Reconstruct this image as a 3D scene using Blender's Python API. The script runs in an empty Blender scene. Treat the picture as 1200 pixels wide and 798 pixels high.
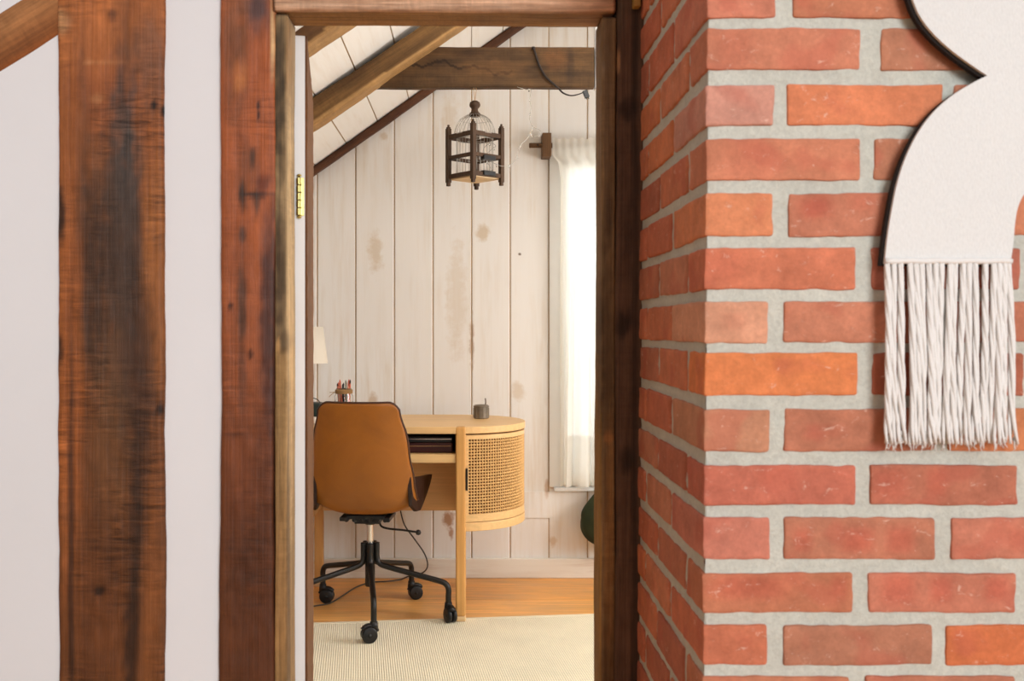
import bpy, bmesh, math, random
from mathutils import Vector, Matrix, noise
R = random.Random(7)
F, CX, CY, CH = 1170.0, 548.0, 385.0, 1.143      # focal length in px, principal point, camera height
def at(px, py, Y):
    return Vector(((px-CX)/F*Y, Y, CH+(CY-py)/F*Y))
def X_(px, Y): return (px-CX)/F*Y
def Z_(py, Y): return CH+(CY-py)/F*Y
def to_px(p): return (CX+p[0]/p[1]*F, CY-(p[2]-CH)/p[1]*F)
def lin(c):
    c = c/255.0
    return c/12.92 if c <= .04045 else ((c+.055)/1.055)**2.4
def S(r, g, b, k=1.0):
    return tuple(min(.95, lin(v)*k) for v in (r, g, b))+(1.0,)
COL = bpy.context.scene.collection

# ------------------------------------------------------------------ materials
class NM:
    def __init__(s, name):
        s.m = bpy.data.materials.new(name); s.m.use_nodes = True
        s.t = s.m.node_tree; s.b = s.t.nodes['Principled BSDF']
        s.out = s.t.nodes['Material Output']
    def n(s, typ, props=None, **ins):
        nd = s.t.nodes.new(typ)
        for k, v in (props or {}).items(): setattr(nd, k, v)
        for k, v in ins.items():
            k = k.replace('_', ' ')
            key = int(k[1:]) if k[0] == 'i' and k[1:].isdigit() else k
            s.put(nd.inputs[key], v)
        return nd
    def put(s, sock, v):
        if isinstance(v, bpy.types.NodeSocket): s.t.links.new(v, sock)
        elif isinstance(v, bpy.types.Node): s.t.links.new(v.outputs[0], sock)
        else: sock.default_value = v
    def bsdf(s, **ins):
        for k, v in ins.items(): s.put(s.b.inputs[k.replace('_', ' ')], v)
    def coord(s, scale, rot=(0,0,0), loc=(0,0,0)):
        tc = s.n('ShaderNodeTexCoord')
        return s.n('ShaderNodeMapping', Vector=tc.outputs['Object'], Scale=scale, Rotation=rot, Location=loc)
    def noise(s, scale, vec, detail=4, rough=.55, dist=0):
        return s.n('ShaderNodeTexNoise', Vector=vec, Scale=scale, Detail=detail, Roughness=rough, Distortion=dist).outputs[0]
    def mapr(s, v, a, b, c, d):
        return s.n('ShaderNodeMapRange', Value=v, From_Min=a, From_Max=b, To_Min=c, To_Max=d).outputs[0]
    def math(s, op, a, b=0.0):
        nd = s.n('ShaderNodeMath', {'operation': op}); s.put(nd.inputs[0], a); s.put(nd.inputs[1], b); return nd.outputs[0]
    def mix(s, f, a, b, blend='MIX'):
        nd = s.n('ShaderNodeMix', {'data_type': 'RGBA', 'blend_type': blend})
        s.put(nd.inputs[0], f); s.put(nd.inputs[6], a); s.put(nd.inputs[7], b); return nd.outputs[2]
    def attr(s): return s.n('ShaderNodeAttribute', {'attribute_name': 'Col'}).outputs['Color']
    def scale_col(s, col, f):
        nd = s.n('ShaderNodeVectorMath', {'operation': 'SCALE'}); s.put(nd.inputs[0], col); s.put(nd.inputs['Scale'], f); return nd.outputs[0]
    def bump(s, h, strength=.3, dist=.01):
        nd = s.n('ShaderNodeBump', Height=h, Strength=strength, Distance=dist)
        s.put(s.b.inputs['Normal'], nd)

def axis_scale(axis, along, across):
    v = [across]*3; v['xyz'.index(axis)] = along; return tuple(v)

def mat_wood(name, color=None, axis='z', s=1.0, contrast=.5, rough=.6, bump=.4, cross=0.0, blot=.25, spec=.3):
    """wood whose fibres run along the given object axis; base colour from the mesh colour layer unless a colour is given"""
    w = NM(name)
    grain = w.noise(14*s, w.coord(axis_scale(axis, .18, 6)), 8, .65, .6)
    fine = w.noise(60*s, w.coord(axis_scale(axis, .06, 5)), 4, .6)
    big = w.noise(5*s, w.coord(axis_scale(axis, .5, 1.6)), 4, .6, .4)
    g = w.mapr(grain, .3, .7, 1-contrast, 1+contrast*.6)
    f2 = w.mapr(fine, .3, .7, 1-contrast*.5, 1+contrast*.35)
    b2 = w.mapr(big, .25, .75, 1-blot, 1+blot)
    f = w.math('MULTIPLY', w.math('MULTIPLY', g, f2), b2)
    h = w.math('ADD', grain, w.math('MULTIPLY', fine, .5))
    if cross:
        sc = [14]*3; sc['xyz'.index(axis)] = 110
        f = w.math('MULTIPLY', f, w.mapr(w.noise(34, w.coord((1, 1, .55), loc=(2, 9, 4)), 7, .72), .3, .7, .8, 1.2))
        cut = w.noise(1.0, w.coord(tuple(sc)), 3, .6, .8)
        msk = w.mapr(w.noise(5, w.coord((1.4, 1.4, .9), loc=(3, 1, 2)), 3), .42, .62, 0, 1)
        cc = w.math('ADD', w.math('MULTIPLY', w.mapr(cut, .3, .7, -cross, cross*.8), msk), 1.0)
        f = w.math('MULTIPLY', f, cc)
        h = w.math('ADD', h, w.math('MULTIPLY', w.math('MULTIPLY', cut, msk), cross*1.5))
    base = w.attr() if color is None else color
    if color is not None:
        rgb = w.n('ShaderNodeRGB'); rgb.outputs[0].default_value = color; base = rgb.outputs[0]
    w.bsdf(Base_Color=w.scale_col(base, f), Roughness=rough, Specular_IOR_Level=spec)
    w.bump(h, bump, .004)
    return w.m

def mat_plain(name, color, rough=.5, metal=0.0, bump=0.0, bs=200, spec=.4, var=.0, vs=8, **kw):
    w = NM(name)
    c = color
    if var:
        rgb = w.n('ShaderNodeRGB'); rgb.outputs[0].default_value = color
        c = w.scale_col(rgb.outputs[0], w.mapr(w.noise(vs, w.coord((1, 1, 1)), 4), .3, .7, 1-var, 1+var))
    w.bsdf(Base_Color=c, Roughness=rough, Metallic=metal, Specular_IOR_Level=spec)
    for k, v in kw.items(): w.bsdf(**{k: v})
    if bump: w.bump(w.noise(bs, w.coord((1, 1, 1)), 4), bump, .003)
    return w.m

def mat_whitewash(name, axis='z', c=S(233, 227, 214), worn=S(206, 182, 148), amount=.5, marks=()):
    w = NM(name)
    rgb = w.n('ShaderNodeRGB'); rgb.outputs[0].default_value = c
    streak = w.noise(9, w.coord(axis_scale(axis, .35, 5)), 6, .6, .3)
    patch = w.noise(2.6, w.coord(axis_scale(axis, .7, 2.2), loc=(1.3, 2, .4)), 3, .55, .5)
    m = w.math('MULTIPLY', w.mapr(streak, .45, .72, 0, 1), w.mapr(patch, .42, .68, .12, 1))
    # knots that show through the paint
    vor = w.n('ShaderNodeTexVoronoi', Vector=w.coord(axis_scale(axis, .9, 2.6), loc=(.5, 0, .2)), Scale=2.1)
    knot = w.mapr(vor.outputs['Distance'], .06, .17, .8, 0)
    kmask = w.mapr(w.noise(3.1, w.coord((1, 1, 1), loc=(8, 3, 1)), 2), .5, .56, 0, 1)
    m2 = w.math('MAXIMUM', w.math('MULTIPLY', m, amount), w.math('MULTIPLY', w.math('MULTIPLY', knot, kmask), .55*amount*2))
    col = w.mix(m2, rgb.outputs[0], worn)
    # scuffs where bare wood shows
    sc = w.mapr(w.noise(7, w.coord(axis_scale(axis, .8, 1.8), loc=(4, 7, 2)), 7, .7, .8), .7, .73, 0, .8)
    col = w.mix(w.math('MULTIPLY', sc, amount), col, S(176, 128, 88))
    tc = w.n('ShaderNodeTexCoord').outputs['Object']
    wob = w.noise(28, tc, 4, .6) if marks else None
    for (px, py, rx, ry, mc, st) in marks:
        k = 4.59/F
        mp = w.n('ShaderNodeMapping', Vector=tc, Location=(-(px-CX)/rx, 0, -(CH/k+CY-py)/ry), Scale=(1/(rx*k), 0, 1/(ry*k)))
        ln = w.n('ShaderNodeVectorMath', {'operation': 'LENGTH'}); w.put(ln.inputs[0], mp)
        dd = w.math('ADD', ln.outputs['Value'], w.math('MULTIPLY', w.math('SUBTRACT', wob, .5), 1.8))
        col = w.mix(w.mapr(dd, .5, 1.15, st, 0), col, mc)
    w.bsdf(Base_Color=col, Roughness=.7, Specular_IOR_Level=.25)
    w.bump(streak, .08, .004)
    return w.m

def mat_brick():
    w = NM('fired brick')
    a = w.attr()
    big = w.noise(22, w.coord((1, 1, 1)), 3, .6)
    fine = w.noise(160, w.coord((1, 1, 1)), 5, .7)
    c = w.scale_col(a, w.math('MULTIPLY', w.mapr(big, .3, .7, .82, 1.15), w.mapr(fine, .3, .7, .88, 1.1)))
    # redder flashed spots, and pale lime specks
    spot = w.mapr(w.noise(17, w.coord((1, 1, 1.1), loc=(2, 5, 1)), 1.5, .4), .57, .66, 0, .38)
    c = w.mix(spot, c, S(186, 96, 78))
    sp = w.mapr(w.noise(60, w.coord((.8, 1, 1.3), loc=(1, 2, 7)), 6, .8, .5), .60, .665, 0, .55)
    c = w.mix(sp, c, S(232, 196, 176))
    w.bsdf(Base_Color=c, Roughness=.85, Specular_IOR_Level=.2)
    w.bump(w.math('ADD', fine, w.math('MULTIPLY', big, 1.2)), .35, .003)
    return w.m

def mat_mortar():
    w = NM('lime mortar')
    f = w.noise(170, w.coord((1, 1, 1)), 6, .75)
    b = w.noise(18, w.coord((1, 1, 1)), 4, .6)
    rgb = w.n('ShaderNodeRGB'); rgb.outputs[0].default_value = S(212, 212, 200)
    c = w.scale_col(rgb.outputs[0], w.math('MULTIPLY', w.mapr(f, .3, .7, .82, 1.08), w.mapr(b, .3, .7, .92, 1.06)))
    pit = w.mapr(w.noise(60, w.coord((1, 1, 1), loc=(3, 3, 3)), 4, .7), .27, .31, .55, 0)
    c = w.mix(pit, c, S(110, 104, 94))
    w.bsdf(Base_Color=c, Roughness=.95, Specular_IOR_Level=.1)
    w.bump(w.math('ADD', f, b), .7, .004)
    return w.m

def mat_glass(name, tint=(1, 1, 1, 1), rough=.02):
    w = NM(name)
    w.bsdf(Base_Color=tint, Roughness=rough, Transmission_Weight=1.0, IOR=1.45)
    return w.m

def mat_sheer(name):
    w = NM(name)
    d = w.n('ShaderNodeBsdfDiffuse', Color=S(246, 242, 232))
    t = w.n('ShaderNodeBsdfTranslucent', Color=S(250, 246, 236))
    tr = w.n('ShaderNodeBsdfTransparent', Color=(1, 1, 1, 1))
    a = w.n('ShaderNodeMixShader', Fac=.55); w.put(a.inputs[1], d); w.put(a.inputs[2], t)
    b = w.n('ShaderNodeMixShader', Fac=.05); w.put(b.inputs[1], a); w.put(b.inputs[2], tr)
    w.t.links.new(b.outputs[0], w.out.inputs[0])
    return w.m

def mat_rug():
    w = NM('ribbed jute weave')
    wv = w.n('ShaderNodeTexWave', {'wave_type': 'BANDS', 'bands_direction': 'X'}, Vector=w.coord((1, 1, 1)), Scale=2*math.pi/.0078/20, Distortion=.6, Detail=2, Detail_Scale=3)
    wy = w.n('ShaderNodeTexWave', {'wave_type': 'BANDS', 'bands_direction': 'Y'}, Vector=w.coord((1, 1, 1)), Scale=2*math.pi/.012/20, Distortion=1.0, Detail=2)
    nz = w.noise(4, w.coord((1, 1, 1)), 5, .6)
    rgb = w.n('ShaderNodeRGB'); rgb.outputs[0].default_value = S(252, 239, 210)
    h = w.math('ADD', wv.outputs['Fac'], w.math('MULTIPLY', wy.outputs['Fac'], .35))
    c = w.scale_col(rgb.outputs[0], w.math('MULTIPLY', w.mapr(h, 0, 1.3, .78, 1.06), w.mapr(nz, .3, .7, .94, 1.05)))
    w.bsdf(Base_Color=c, Roughness=.95, Specular_IOR_Level=.1)
    w.bump(h, .5, .003)
    return w.m

def mat_floor():
    w = NM('varnished pine boards')
    tc = w.coord((1, 1, 1))
    a = w.attr()
    g = w.noise(16, w.coord((.18, 5, 5)), 8, .65, .8)
    b = w.noise(3, w.coord((.8, 2, 1)), 4, .6, .5)
    c = w.scale_col(a, w.math('MULTIPLY', w.mapr(g, .3, .7, .76, 1.18), w.mapr(b, .3, .7, .82, 1.16)))
    sc = w.mapr(w.noise(6, w.coord((.7, 2.2, 1), loc=(5, 1, 0)), 6, .7), .69, .73, 0, .45)
    c = w.mix(sc, c, S(226, 190, 130))
    w.bsdf(Base_Color=c, Roughness=w.mapr(b, .3, .7, .28, .48), Specular_IOR_Level=.4)
    w.bump(g, .12, .003)
    return w.m

def mat_woven(name, col, scale=420):
    w = NM(name)
    rgb = w.n('ShaderNodeRGB'); rgb.outputs[0].default_value = col
    h = w.noise(1.0, w.coord((scale, scale, scale*.45)), 3, .6)
    st = w.noise(6, w.coord((1, 1, 1), loc=(1, 4, 9)), 3)
    c = w.scale_col(rgb.outputs[0], w.math('MULTIPLY', w.mapr(h, .3, .7, .95, 1.04), w.mapr(st, .3, .7, .985, 1.01)))
    w.bsdf(Base_Color=c, Roughness=.95, Specular_IOR_Level=.1)
    w.bump(h, .4, .002)
    return w.m

def mat_leather(name, col, rough=.38, var=.2):
    w = NM(name)
    rgb = w.n('ShaderNodeRGB'); rgb.outputs[0].default_value = col
    b = w.noise(5, w.coord((1, 1, 1)), 4, .6, .5)
    f = w.noise(140, w.coord((1, 1, 1)), 3, .6)
    w.bsdf(Base_Color=w.scale_col(rgb.outputs[0], w.mapr(b, .3, .7, 1-var, 1+var*.8)), Roughness=w.mapr(b, .3, .7, rough+.08, rough-.06), Specular_IOR_Level=.45)
    w.bump(w.math('ADD', w.math('MULTIPLY', f, .4), b), .12, .004)
    return w.m

M = {}
M['plaster'] = mat_plain('white plaster', S(233, 234, 236), .85, bump=.08, bs=60, var=.02, vs=3)
M['old'] = mat_wood('hewn dark timber', None, 'z', .8, .2, .55, .5, cross=.6, blot=.3)
M['old2'] = mat_wood('worn red timber', None, 'z', .8, .2, .5, .45, cross=.3, blot=.32)
M['weathered'] = mat_wood('weathered frame wood', None, 'z', 1.2, .42, .75, .6, cross=.15, blot=.25)
M['rafter'] = mat_wood('old rafter wood', None, 'z', .9, .3, .7, .4, cross=.15, blot=.3)
M['white_wood'] = mat_whitewash('whitewashed boards', c=S(236, 232, 226), worn=S(210, 188, 156), amount=.42, marks=[
    (566, 273, 8, 12, S(200, 172, 132), .6), (440, 296, 9, 26, S(200, 172, 132), .5), (437, 470, 6, 11, S(194, 160, 116), .6), (535, 350, 11, 70, S(200, 172, 132), .3), (609, 298, 2, 2, S(110, 84, 60), .9), (607, 458, 8, 12, S(200, 172, 132), .45), (449, 160, 5, 5, S(200, 172, 132), .5),
    (526, 608, 7, 11, S(170, 124, 84), .9), (529, 625, 3, 8, S(170, 124, 84), .8), (648, 634, 4, 6, S(200, 172, 132), .6), (528, 136, 12, 22, S(200, 172, 132), .3), (553, 400, 3, 30, S(170, 132, 92), .6), (641, 572, 3, 12, S(190, 150, 110), .6), (652, 571, 8, 3, S(190, 140, 100), .5), (470, 610, 6, 14, S(200, 172, 132), .4)])
M['white_roof'] = mat_whitewash('whitewashed roof boards', axis='y', amount=.28, c=S(240, 237, 231))
M['white_base'] = mat_whitewash('scuffed whitewash', axis='x', worn=S(190, 158, 128), amount=.85)
M['groove'] = mat_plain('bare wood in the joints', S(186, 158, 124), .9, var=.15, vs=14)
M['white_paint'] = mat_plain('white gloss paint', S(236, 236, 234), .5, var=.03, bump=.06, bs=30)
M['brick'] = mat_brick(); M['mortar'] = mat_mortar()
M['oak'] = mat_wood('light oak', S(234, 190, 130), 'x', 1.0, .12, .42, .1, blot=.07, spec=.4)
M['oak_up'] = mat_wood('light oak upright', S(216, 160, 92), 'z', 1.0, .14, .42, .1, blot=.08, spec=.4)
M['oak_pale'] = mat_plain('pale oak end', S(226, 190, 140), .5)
M['cane'] = mat_plain('woven cane', S(226, 180, 116), .55, var=.1, vs=60, bump=.3, bs=300)
M['cane_back'] = mat_plain('lining board behind cane', S(120, 78, 38), .8)
M['leather'] = mat_leather('tan leather', S(152, 90, 26))
M['leather_dark'] = mat_leather('dark brown leather', S(42, 23, 16), .45)
M['piping'] = mat_plain('dark brown piping', S(70, 38, 18), .5)
M['black_metal'] = mat_plain('black painted metal', S(34, 31, 28), .38, .3, spec=.5)
M['black_plastic'] = mat_plain('black plastic', S(24, 23, 23), .4)
M['chrome'] = mat_plain('brushed chrome', (.75, .74, .72, 1), .22, 1.0)
M['brass'] = mat_plain('polished brass', S(206, 192, 122), .34, 1.0, var=.1, vs=40)
M['dark_wood'] = mat_wood('dark brown wood', S(74, 52, 34), 'z', 2.0, .35, .6, .3)
M['bracket_wood'] = mat_wood('brown bracket wood', S(106, 76, 48), 'z', 2.0, .3, .6, .3)
M['cage_base'] = mat_plain('pale cage floor', S(214, 186, 146), .8, var=.1)
M['wire'] = mat_plain('thin grey wire', S(176, 170, 160), .35, .7)
M['cord_clear'] = mat_plain('clear cord', S(236, 232, 222), .15, spec=.7, Transmission_Weight=.6)
M['cord_dark'] = mat_plain('dark brown cord', S(40, 28, 22), .5)
M['cord_grey'] = mat_plain('grey flex', S(70, 62, 54), .5)
M['sheer'] = mat_sheer('sheer white curtain')
M['felt_white'] = mat_woven('cream woven cotton', S(225, 224, 221))
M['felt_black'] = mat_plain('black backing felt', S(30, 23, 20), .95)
M['yarn'] = mat_plain('cream cotton yarn', S(234, 231, 227), .95, bump=.4, bs=500, spec=.1)
M['rug'] = mat_rug(); M['rug_edge'] = mat_woven('cream binding tape', S(240, 229, 200), 300)
M['floor'] = mat_floor()
M['glass'] = mat_glass('clear glass')
M['green'] = mat_plain('dark green cloth', S(46, 56, 34), .9, var=.25, vs=14, bump=.3, bs=120)
M['green_box'] = mat_plain('dark green enamel', S(36, 48, 42), .45)
M['grey_pot'] = mat_plain('grey brown pewter', S(126, 114, 98), .45, .35, var=.2, vs=30)
M['maroon'] = mat_plain('dark maroon leather', S(62, 20, 16), .35, var=.15)
M['silver'] = mat_plain('silver edge', (.62, .62, .62, 1), .25, 1.0)
M['white_card'] = mat_plain('white card', S(226, 216, 204), .7)
M['shade'] = mat_plain('cream lampshade linen', S(220, 208, 190), .85, bump=.2, bs=300)
M['twine'] = mat_plain('tan twine', S(176, 138, 92), .9, bump=.6, bs=300)
PENS = [mat_plain('red orange pencil', S(206, 92, 60), .5), mat_plain('salmon pencil', S(224, 140, 110), .5),
        mat_plain('black pencil', S(34, 32, 32), .5), mat_plain('grey green pencil', S(138, 140, 120), .5)]

# ------------------------------------------------------------------ mesh helpers
def link(name, me, parent=None, mat=None, loc=None, rz=None, smooth=False):
    o = bpy.data.objects.new(name, me); COL.objects.link(o)
    if mat is not None:
        for m in (mat if isinstance(mat, (list, tuple)) else [mat]): me.materials.append(m)
    if parent is not None: o.parent = parent
    if loc is not None: o.location = loc
    if rz is not None: o.rotation_euler = (0, 0, rz)
    if smooth: me.polygons.foreach_set('use_smooth', [True]*len(me.polygons))
    return o
def build(name, bm, mat, parent=None, loc=None, rz=None, smooth=False, bev=0, seg=2, normals=True):
    if normals: bmesh.ops.recalc_face_normals(bm, faces=bm.faces)
    me = bpy.data.meshes.new(name); bm.to_mesh(me); bm.free()
    o = link(name, me, parent, mat, loc, rz, smooth)
    if bev:
        md = o.modifiers.new('edge', 'BEVEL'); md.width = bev; md.segments = seg; md.limit_method = 'ANGLE'; md.angle_limit = math.radians(40)
    return o
def tag(o, label, cat, group=None, kind=None):
    o['label'] = label; o['category'] = cat
    if group: o['group'] = group
    if kind: o['kind'] = kind
    return o
def empty(name, loc, rz=0):
    o = bpy.data.objects.new(name, None); COL.objects.link(o); o.location = loc; o.rotation_euler = (0, 0, rz); o.empty_display_size = .05
    return o
def box(bm, x0, x1, y0, y1, z0, z1, mi=0, mx=None):
    v = [bm.verts.new((x, y, z)) for z in (z0, z1) for y in (y0, y1) for x in (x0, x1)]
    fs = [bm.faces.new([v[i] for i in q]) for q in ((0,2,3,1), (4,5,7,6), (0,1,5,4), (2,6,7,3), (0,4,6,2), (1,3,7,5))]
    for f in fs: f.material_index = mi
    if mx is not None:
        for q in v: q.co = mx @ q.co
    return fs
def tube(bm, pts, rad, n=8, cap=True, mi=0, closed=False, sx=1.0):
    pts = [Vector(p) for p in pts]
    if not isinstance(rad, (list, tuple)): rad = [rad]*len(pts)
    rings = []; up = None; N = len(pts)
    for i, p in enumerate(pts):
        if closed: d = pts[(i+1) % N]-pts[i-1]
        else: d = pts[min(i+1, N-1)]-pts[max(i-1, 0)]
        d.normalize()
        if up is None:
            up = Vector((0, 0, 1)) if abs(d.z) < .9 else Vector((0, 1, 0))
        u = d.cross(up)
        if u.length < 1e-6: u = d.orthogonal()
        u.normalize(); w = u.cross(d).normalized(); up = w
        rings.append([bm.verts.new(p+(u*math.cos(a)*sx+w*math.sin(a))*rad[i]) for a in (2*math.pi*k/n for k in range(n))])
    for i in range(N if closed else N-1):
        a, b = rings[i], rings[(i+1) % N]
        for k in range(n):
            f = bm.faces.new((a[k], a[(k+1) % n], b[(k+1) % n], b[k])); f.material_index = mi
    if cap and not closed:
        bm.faces.new(rings[0][::-1]).material_index = mi; bm.faces.new(rings[-1]).material_index = mi
def lathe(bm, prof, n=24, c=(0, 0, 0), mi=0):
    rings = []
    for r, z in prof:
        if r < 1e-6: rings.append([bm.verts.new((c[0], c[1], c[2]+z))])
        else: rings.append([bm.verts.new((c[0]+r*math.cos(2*math.pi*k/n), c[1]+r*math.sin(2*math.pi*k/n), c[2]+z)) for k in range(n)])
    for a, b in zip(rings, rings[1:]):
        for k in range(n):
            q = [a[k % len(a)], a[(k+1) % n % len(a)], b[(k+1) % n % len(b)], b[k % len(b)]]
            q = list(dict.fromkeys(q))
            if len(q) > 2: bm.faces.new(q).material_index = mi
    for r in (rings[0], rings[-1]):
        if len(r) > 2: bm.faces.new(r).material_index = mi
def smooth_path(pts, n=6):
    P = [Vector(p) for p in pts]; out = []
    for i in range(len(P)-1):
        p0, p1, p2, p3 = P[max(i-1, 0)], P[i], P[i+1], P[min(i+2, len(P)-1)]
        for k in range(n):
            t = k/n
            out.append(.5*((2*p1)+(p2-p0)*t+(2*p0-5*p1+4*p2-p3)*t*t+(3*p1-p0-3*p2+p3)*t**3))
    out.append(P[-1]); return out
def set_col(me, fn):
    ca = me.color_attributes.new('Col', 'FLOAT_COLOR', 'POINT')
    for i, v in enumerate(me.vertices): ca.data[i].color = fn(v.co)
def lerp(a, b, t): return tuple(x+(y-x)*t for x, y in zip(a, b))

def timber(name, L, w, d, mat, colfn, parent=None, wob=.003, seed=0, step=.006, lat=.008, corner=.006, rough=.0012, matrix=None, shear=0.0, shape=None):
    """a hewn timber: local z runs along it, x across the face, -y out of the face; origin at its foot"""
    me = bpy.data.meshes.new(name)
    nf = max(3, int(w/lat)); ns = max(2, int(d/(lat*2)))
    c = corner
    ring = []
    for i in range(nf+1): ring.append((-w/2+c+(w-2*c)*i/nf, 0.0))
    ring.append((w/2-c*.3, c*.3))
    for i in range(ns+1): ring.append((w/2, c+(d-2*c)*i/ns))
    ring.append((w/2-c*.3, d-c*.3))
    for i in range(4): ring.append((w/2-c-(w-2*c)*i/3, d))
    ring.append((-w/2+c*.3, d-c*.3))
    for i in range(ns+1): ring.append((-w/2, d-c-(d-2*c)*i/ns))
    ring.append((-w/2+c*.3, c*.3))
    nz = max(2, int(L/step)); V = []; Fc = []; n = len(ring)
    sv = seed*13.7
    for j in range(nz+1):
        z = L*j/nz
        el = noise.noise(Vector((sv, 1.3, z*3)))*wob+noise.noise(Vector((sv, 7.1, z*11)))*wob*.4+noise.noise(Vector((sv, 3.1, z*43)))*wob*.12
        er = noise.noise(Vector((sv, 11.3, z*3)))*wob+noise.noise(Vector((sv, 17.1, z*11)))*wob*.4+noise.noise(Vector((sv, 23.1, z*43)))*wob*.12
        ef = noise.noise(Vector((sv, 31.0, z*4)))*wob*.5
        for x, y in ring:
            t = (x/w+.5)
            dx = el*(1-t)+er*t
            rr = rough*noise.noise(Vector((x*60+sv, y*60, z*35)))
            nx = x+dx+shear*z; 
            if shape: nx += shape(x, z)
            V.append((nx, y+ef*(1 if y < d*.5 else 0)+(rr if y < d*.3 else 0), z))
    for j in range(nz):
        for k in range(n):
            Fc.append((j*n+k, j*n+(k+1) % n, (j+1)*n+(k+1) % n, (j+1)*n+k))
    Fc.append(tuple(range(n))[::-1]); Fc.append(tuple(range(nz*n, nz*n+n)))
    me.from_pydata(V, [], Fc); me.update()
    o = link(name, me, parent, mat)
    if matrix is not None: o.matrix_world = matrix
    mw = matrix if matrix is not None else Matrix()
    set_col(me, lambda co: colfn(mw @ co, co))
    me.polygons.foreach_set('use_smooth', [True]*len(me.polygons))
    try:
        o.modifiers.new('n', 'WEIGHTED_NORMAL')
    except Exception: pass
    return o
def frame_of(origin, zdir, ydir):
    z = Vector(zdir).normalized(); y = Vector(ydir); y = (y-z*y.dot(z)).normalized(); x = y.cross(z)
    m = Matrix((x, y, z)).transposed().to_4x4(); m.translation = Vector(origin); return m
def blobs(lst, warp=6, seed=0):
    """stains: list of (px, py, rx, ry, colour, strength) located on the face where they are seen"""
    def f(px, py, base):
        wx = noise.noise(Vector((px*.05+seed, py*.012, seed)))*warp*1.2; wy = noise.noise(Vector((px*.04, py*.01+seed, 5)))*warp*5
        c = base
        for (cx, cy, rx, ry, col, st) in lst:
            d = ((px+wx*min(1, rx/14)-cx)/rx)**2+((py+wy*min(1, ry/60)-cy)/ry)**2
            d += .8*noise.noise(Vector((px*.11+seed, py*.06, 3)))*min(1, rx/5)
            if d < 6:
                d = max(d, 0); k = st*math.exp(-d*d*.55); c = lerp(c, col, k)
        return c
    return f

# ------------------------------------------------------------------ camera
cam = bpy.data.cameras.new('camera'); co = bpy.data.objects.new('camera', cam); COL.objects.link(co)
co.location = (0, 0, CH); co.rotation_euler = (math.pi/2, 0, 0)
cam.sensor_width = 36; cam.lens = F/1200*36; cam.shift_x = (600-CX)/1200; cam.shift_y = -(399-CY)/1200
cam.clip_start = .05
cam.dof.use_dof = True; cam.dof.focus_distance = 3.7; cam.dof.aperture_fstop = 10
sc = bpy.context.scene; sc.camera = co
sc.view_settings.view_transform = 'Standard'; sc.view_settings.look = 'None'; sc.view_settings.gamma = 1; sc.view_settings.use_curve_mapping = False
sc.view_settings.exposure = 0.0

# ------------------------------------------------------------------ setting
YD = 1.73          # front plane of the wall with the doorway
YW = 4.60          # far wall
XL, XR = -2.3, 2.1
ROOF0 = (-.72, 1.87); SL = .71; RIDGE = .75
def roofz(x): return ROOF0[1]+(x-ROOF0[0])*SL if x <= RIDGE else ROOF0[1]+(2*RIDGE-x-ROOF0[0])*SL
# doorway opening in the front wall
OL, OR, OT = X_(336.5, 1.72), X_(704.5, 1.72), Z_(14, 1.72)
bm = bmesh.new()

for q0, q1 in ((XL, X_(70, YD)), (X_(189, YD), X_(262, YD)), (X_(318, YD), OL-.03)): box(bm, q0, q1, YD+.006, YD+.10, 0, 3.0)
box(bm, OR+.09, XR, YD+.006, YD+.10, 0, 3.0); box(bm, OL-.09, OR+.09, YD+.012, YD+.10, OT+.12, 3.0)
tag(build('wall_front', bm, M['plaster']), 'smooth white plaster wall between the brown timber posts', 'wall', kind='structure')
bm = bmesh.new(); box(bm, -1.55, -1.45, -1.6, YD+.01, 0, roofz(-1.45)+.06)
tag(build('wall_left', bm, mat_plain('low bounce taupe', S(128, 122, 114), .85)), 'plain side wall of the near room, darkened to taupe to cut bounced light', 'wall', kind='structure')  # unseen wall, coloured dark to cut bounce onto the chimney side

# floor: wide pine boards across both rooms
bm = bmesh.new(); cl = bm.verts.layers.float_color.new('Col')
y = YW+.0
edges = [4.62, 4.205, 3.905]
while edges[-1] > -1.6: edges.append(edges[-1]-(.24+.08*R.random()))
for a, b in zip(edges, edges[1:]):
    c = S(*[(236, 168, 90), (230, 158, 80), (240, 176, 100)][R.randrange(3)], 1.0)
    k0 = len(bm.verts)
    box(bm, XL, XR, b+.0015, a-.0015, -.03, 0)
    bm.verts.ensure_lookup_table()
    for v in bm.verts[k0:]: v[cl] = c
k0 = len(bm.verts); box(bm, XL, XR, -1.6, 4.62, -.05, -.012); bm.verts.ensure_lookup_table()
for v in bm.verts[k0:]: v[cl] = S(70, 40, 18)
tag(build('floor', bm, M['floor']), 'wide honey coloured pine floor boards', 'floor', kind='structure')

# far wall of vertical whitewashed boards with a window opening
WX0, WX1, WZ0, WZ1 = .425, 1.06, Z_(570, YW), Z_(183, YW)
bm = bmesh.new()
seams = [-.692+.1775*k for k in range(-10, 17)]
def board(x0, x1, z0, z1, dy=0.0):
    za, zb = (z1 if z1 is not None else roofz(x0)), (z1 if z1 is not None else roofz(x1))
    g = .0024
    pts = [(x0+g, z0), (x1-g, z0), (x1-g, zb), (x0+g, za)]
    ch = .003
    f0 = [bm.verts.new((x+(ch if i in (0, 3) else -ch), YW-.012+dy, z)) for i, (x, z) in enumerate(pts)]
    f1 = [bm.verts.new((x, YW-.008+dy, z)) for x, z in pts]
    f2 = [bm.verts.new((x, YW+.012+dy, z)) for x, z in pts]
    bm.faces.new(f0); bm.faces.new(f2[::-1])
    for a, b in ((f0, f1), (f1, f2)):
        for i in range(4): bm.faces.new((a[i], b[i], b[(i+1) % 4], a[(i+1) % 4]))
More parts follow.
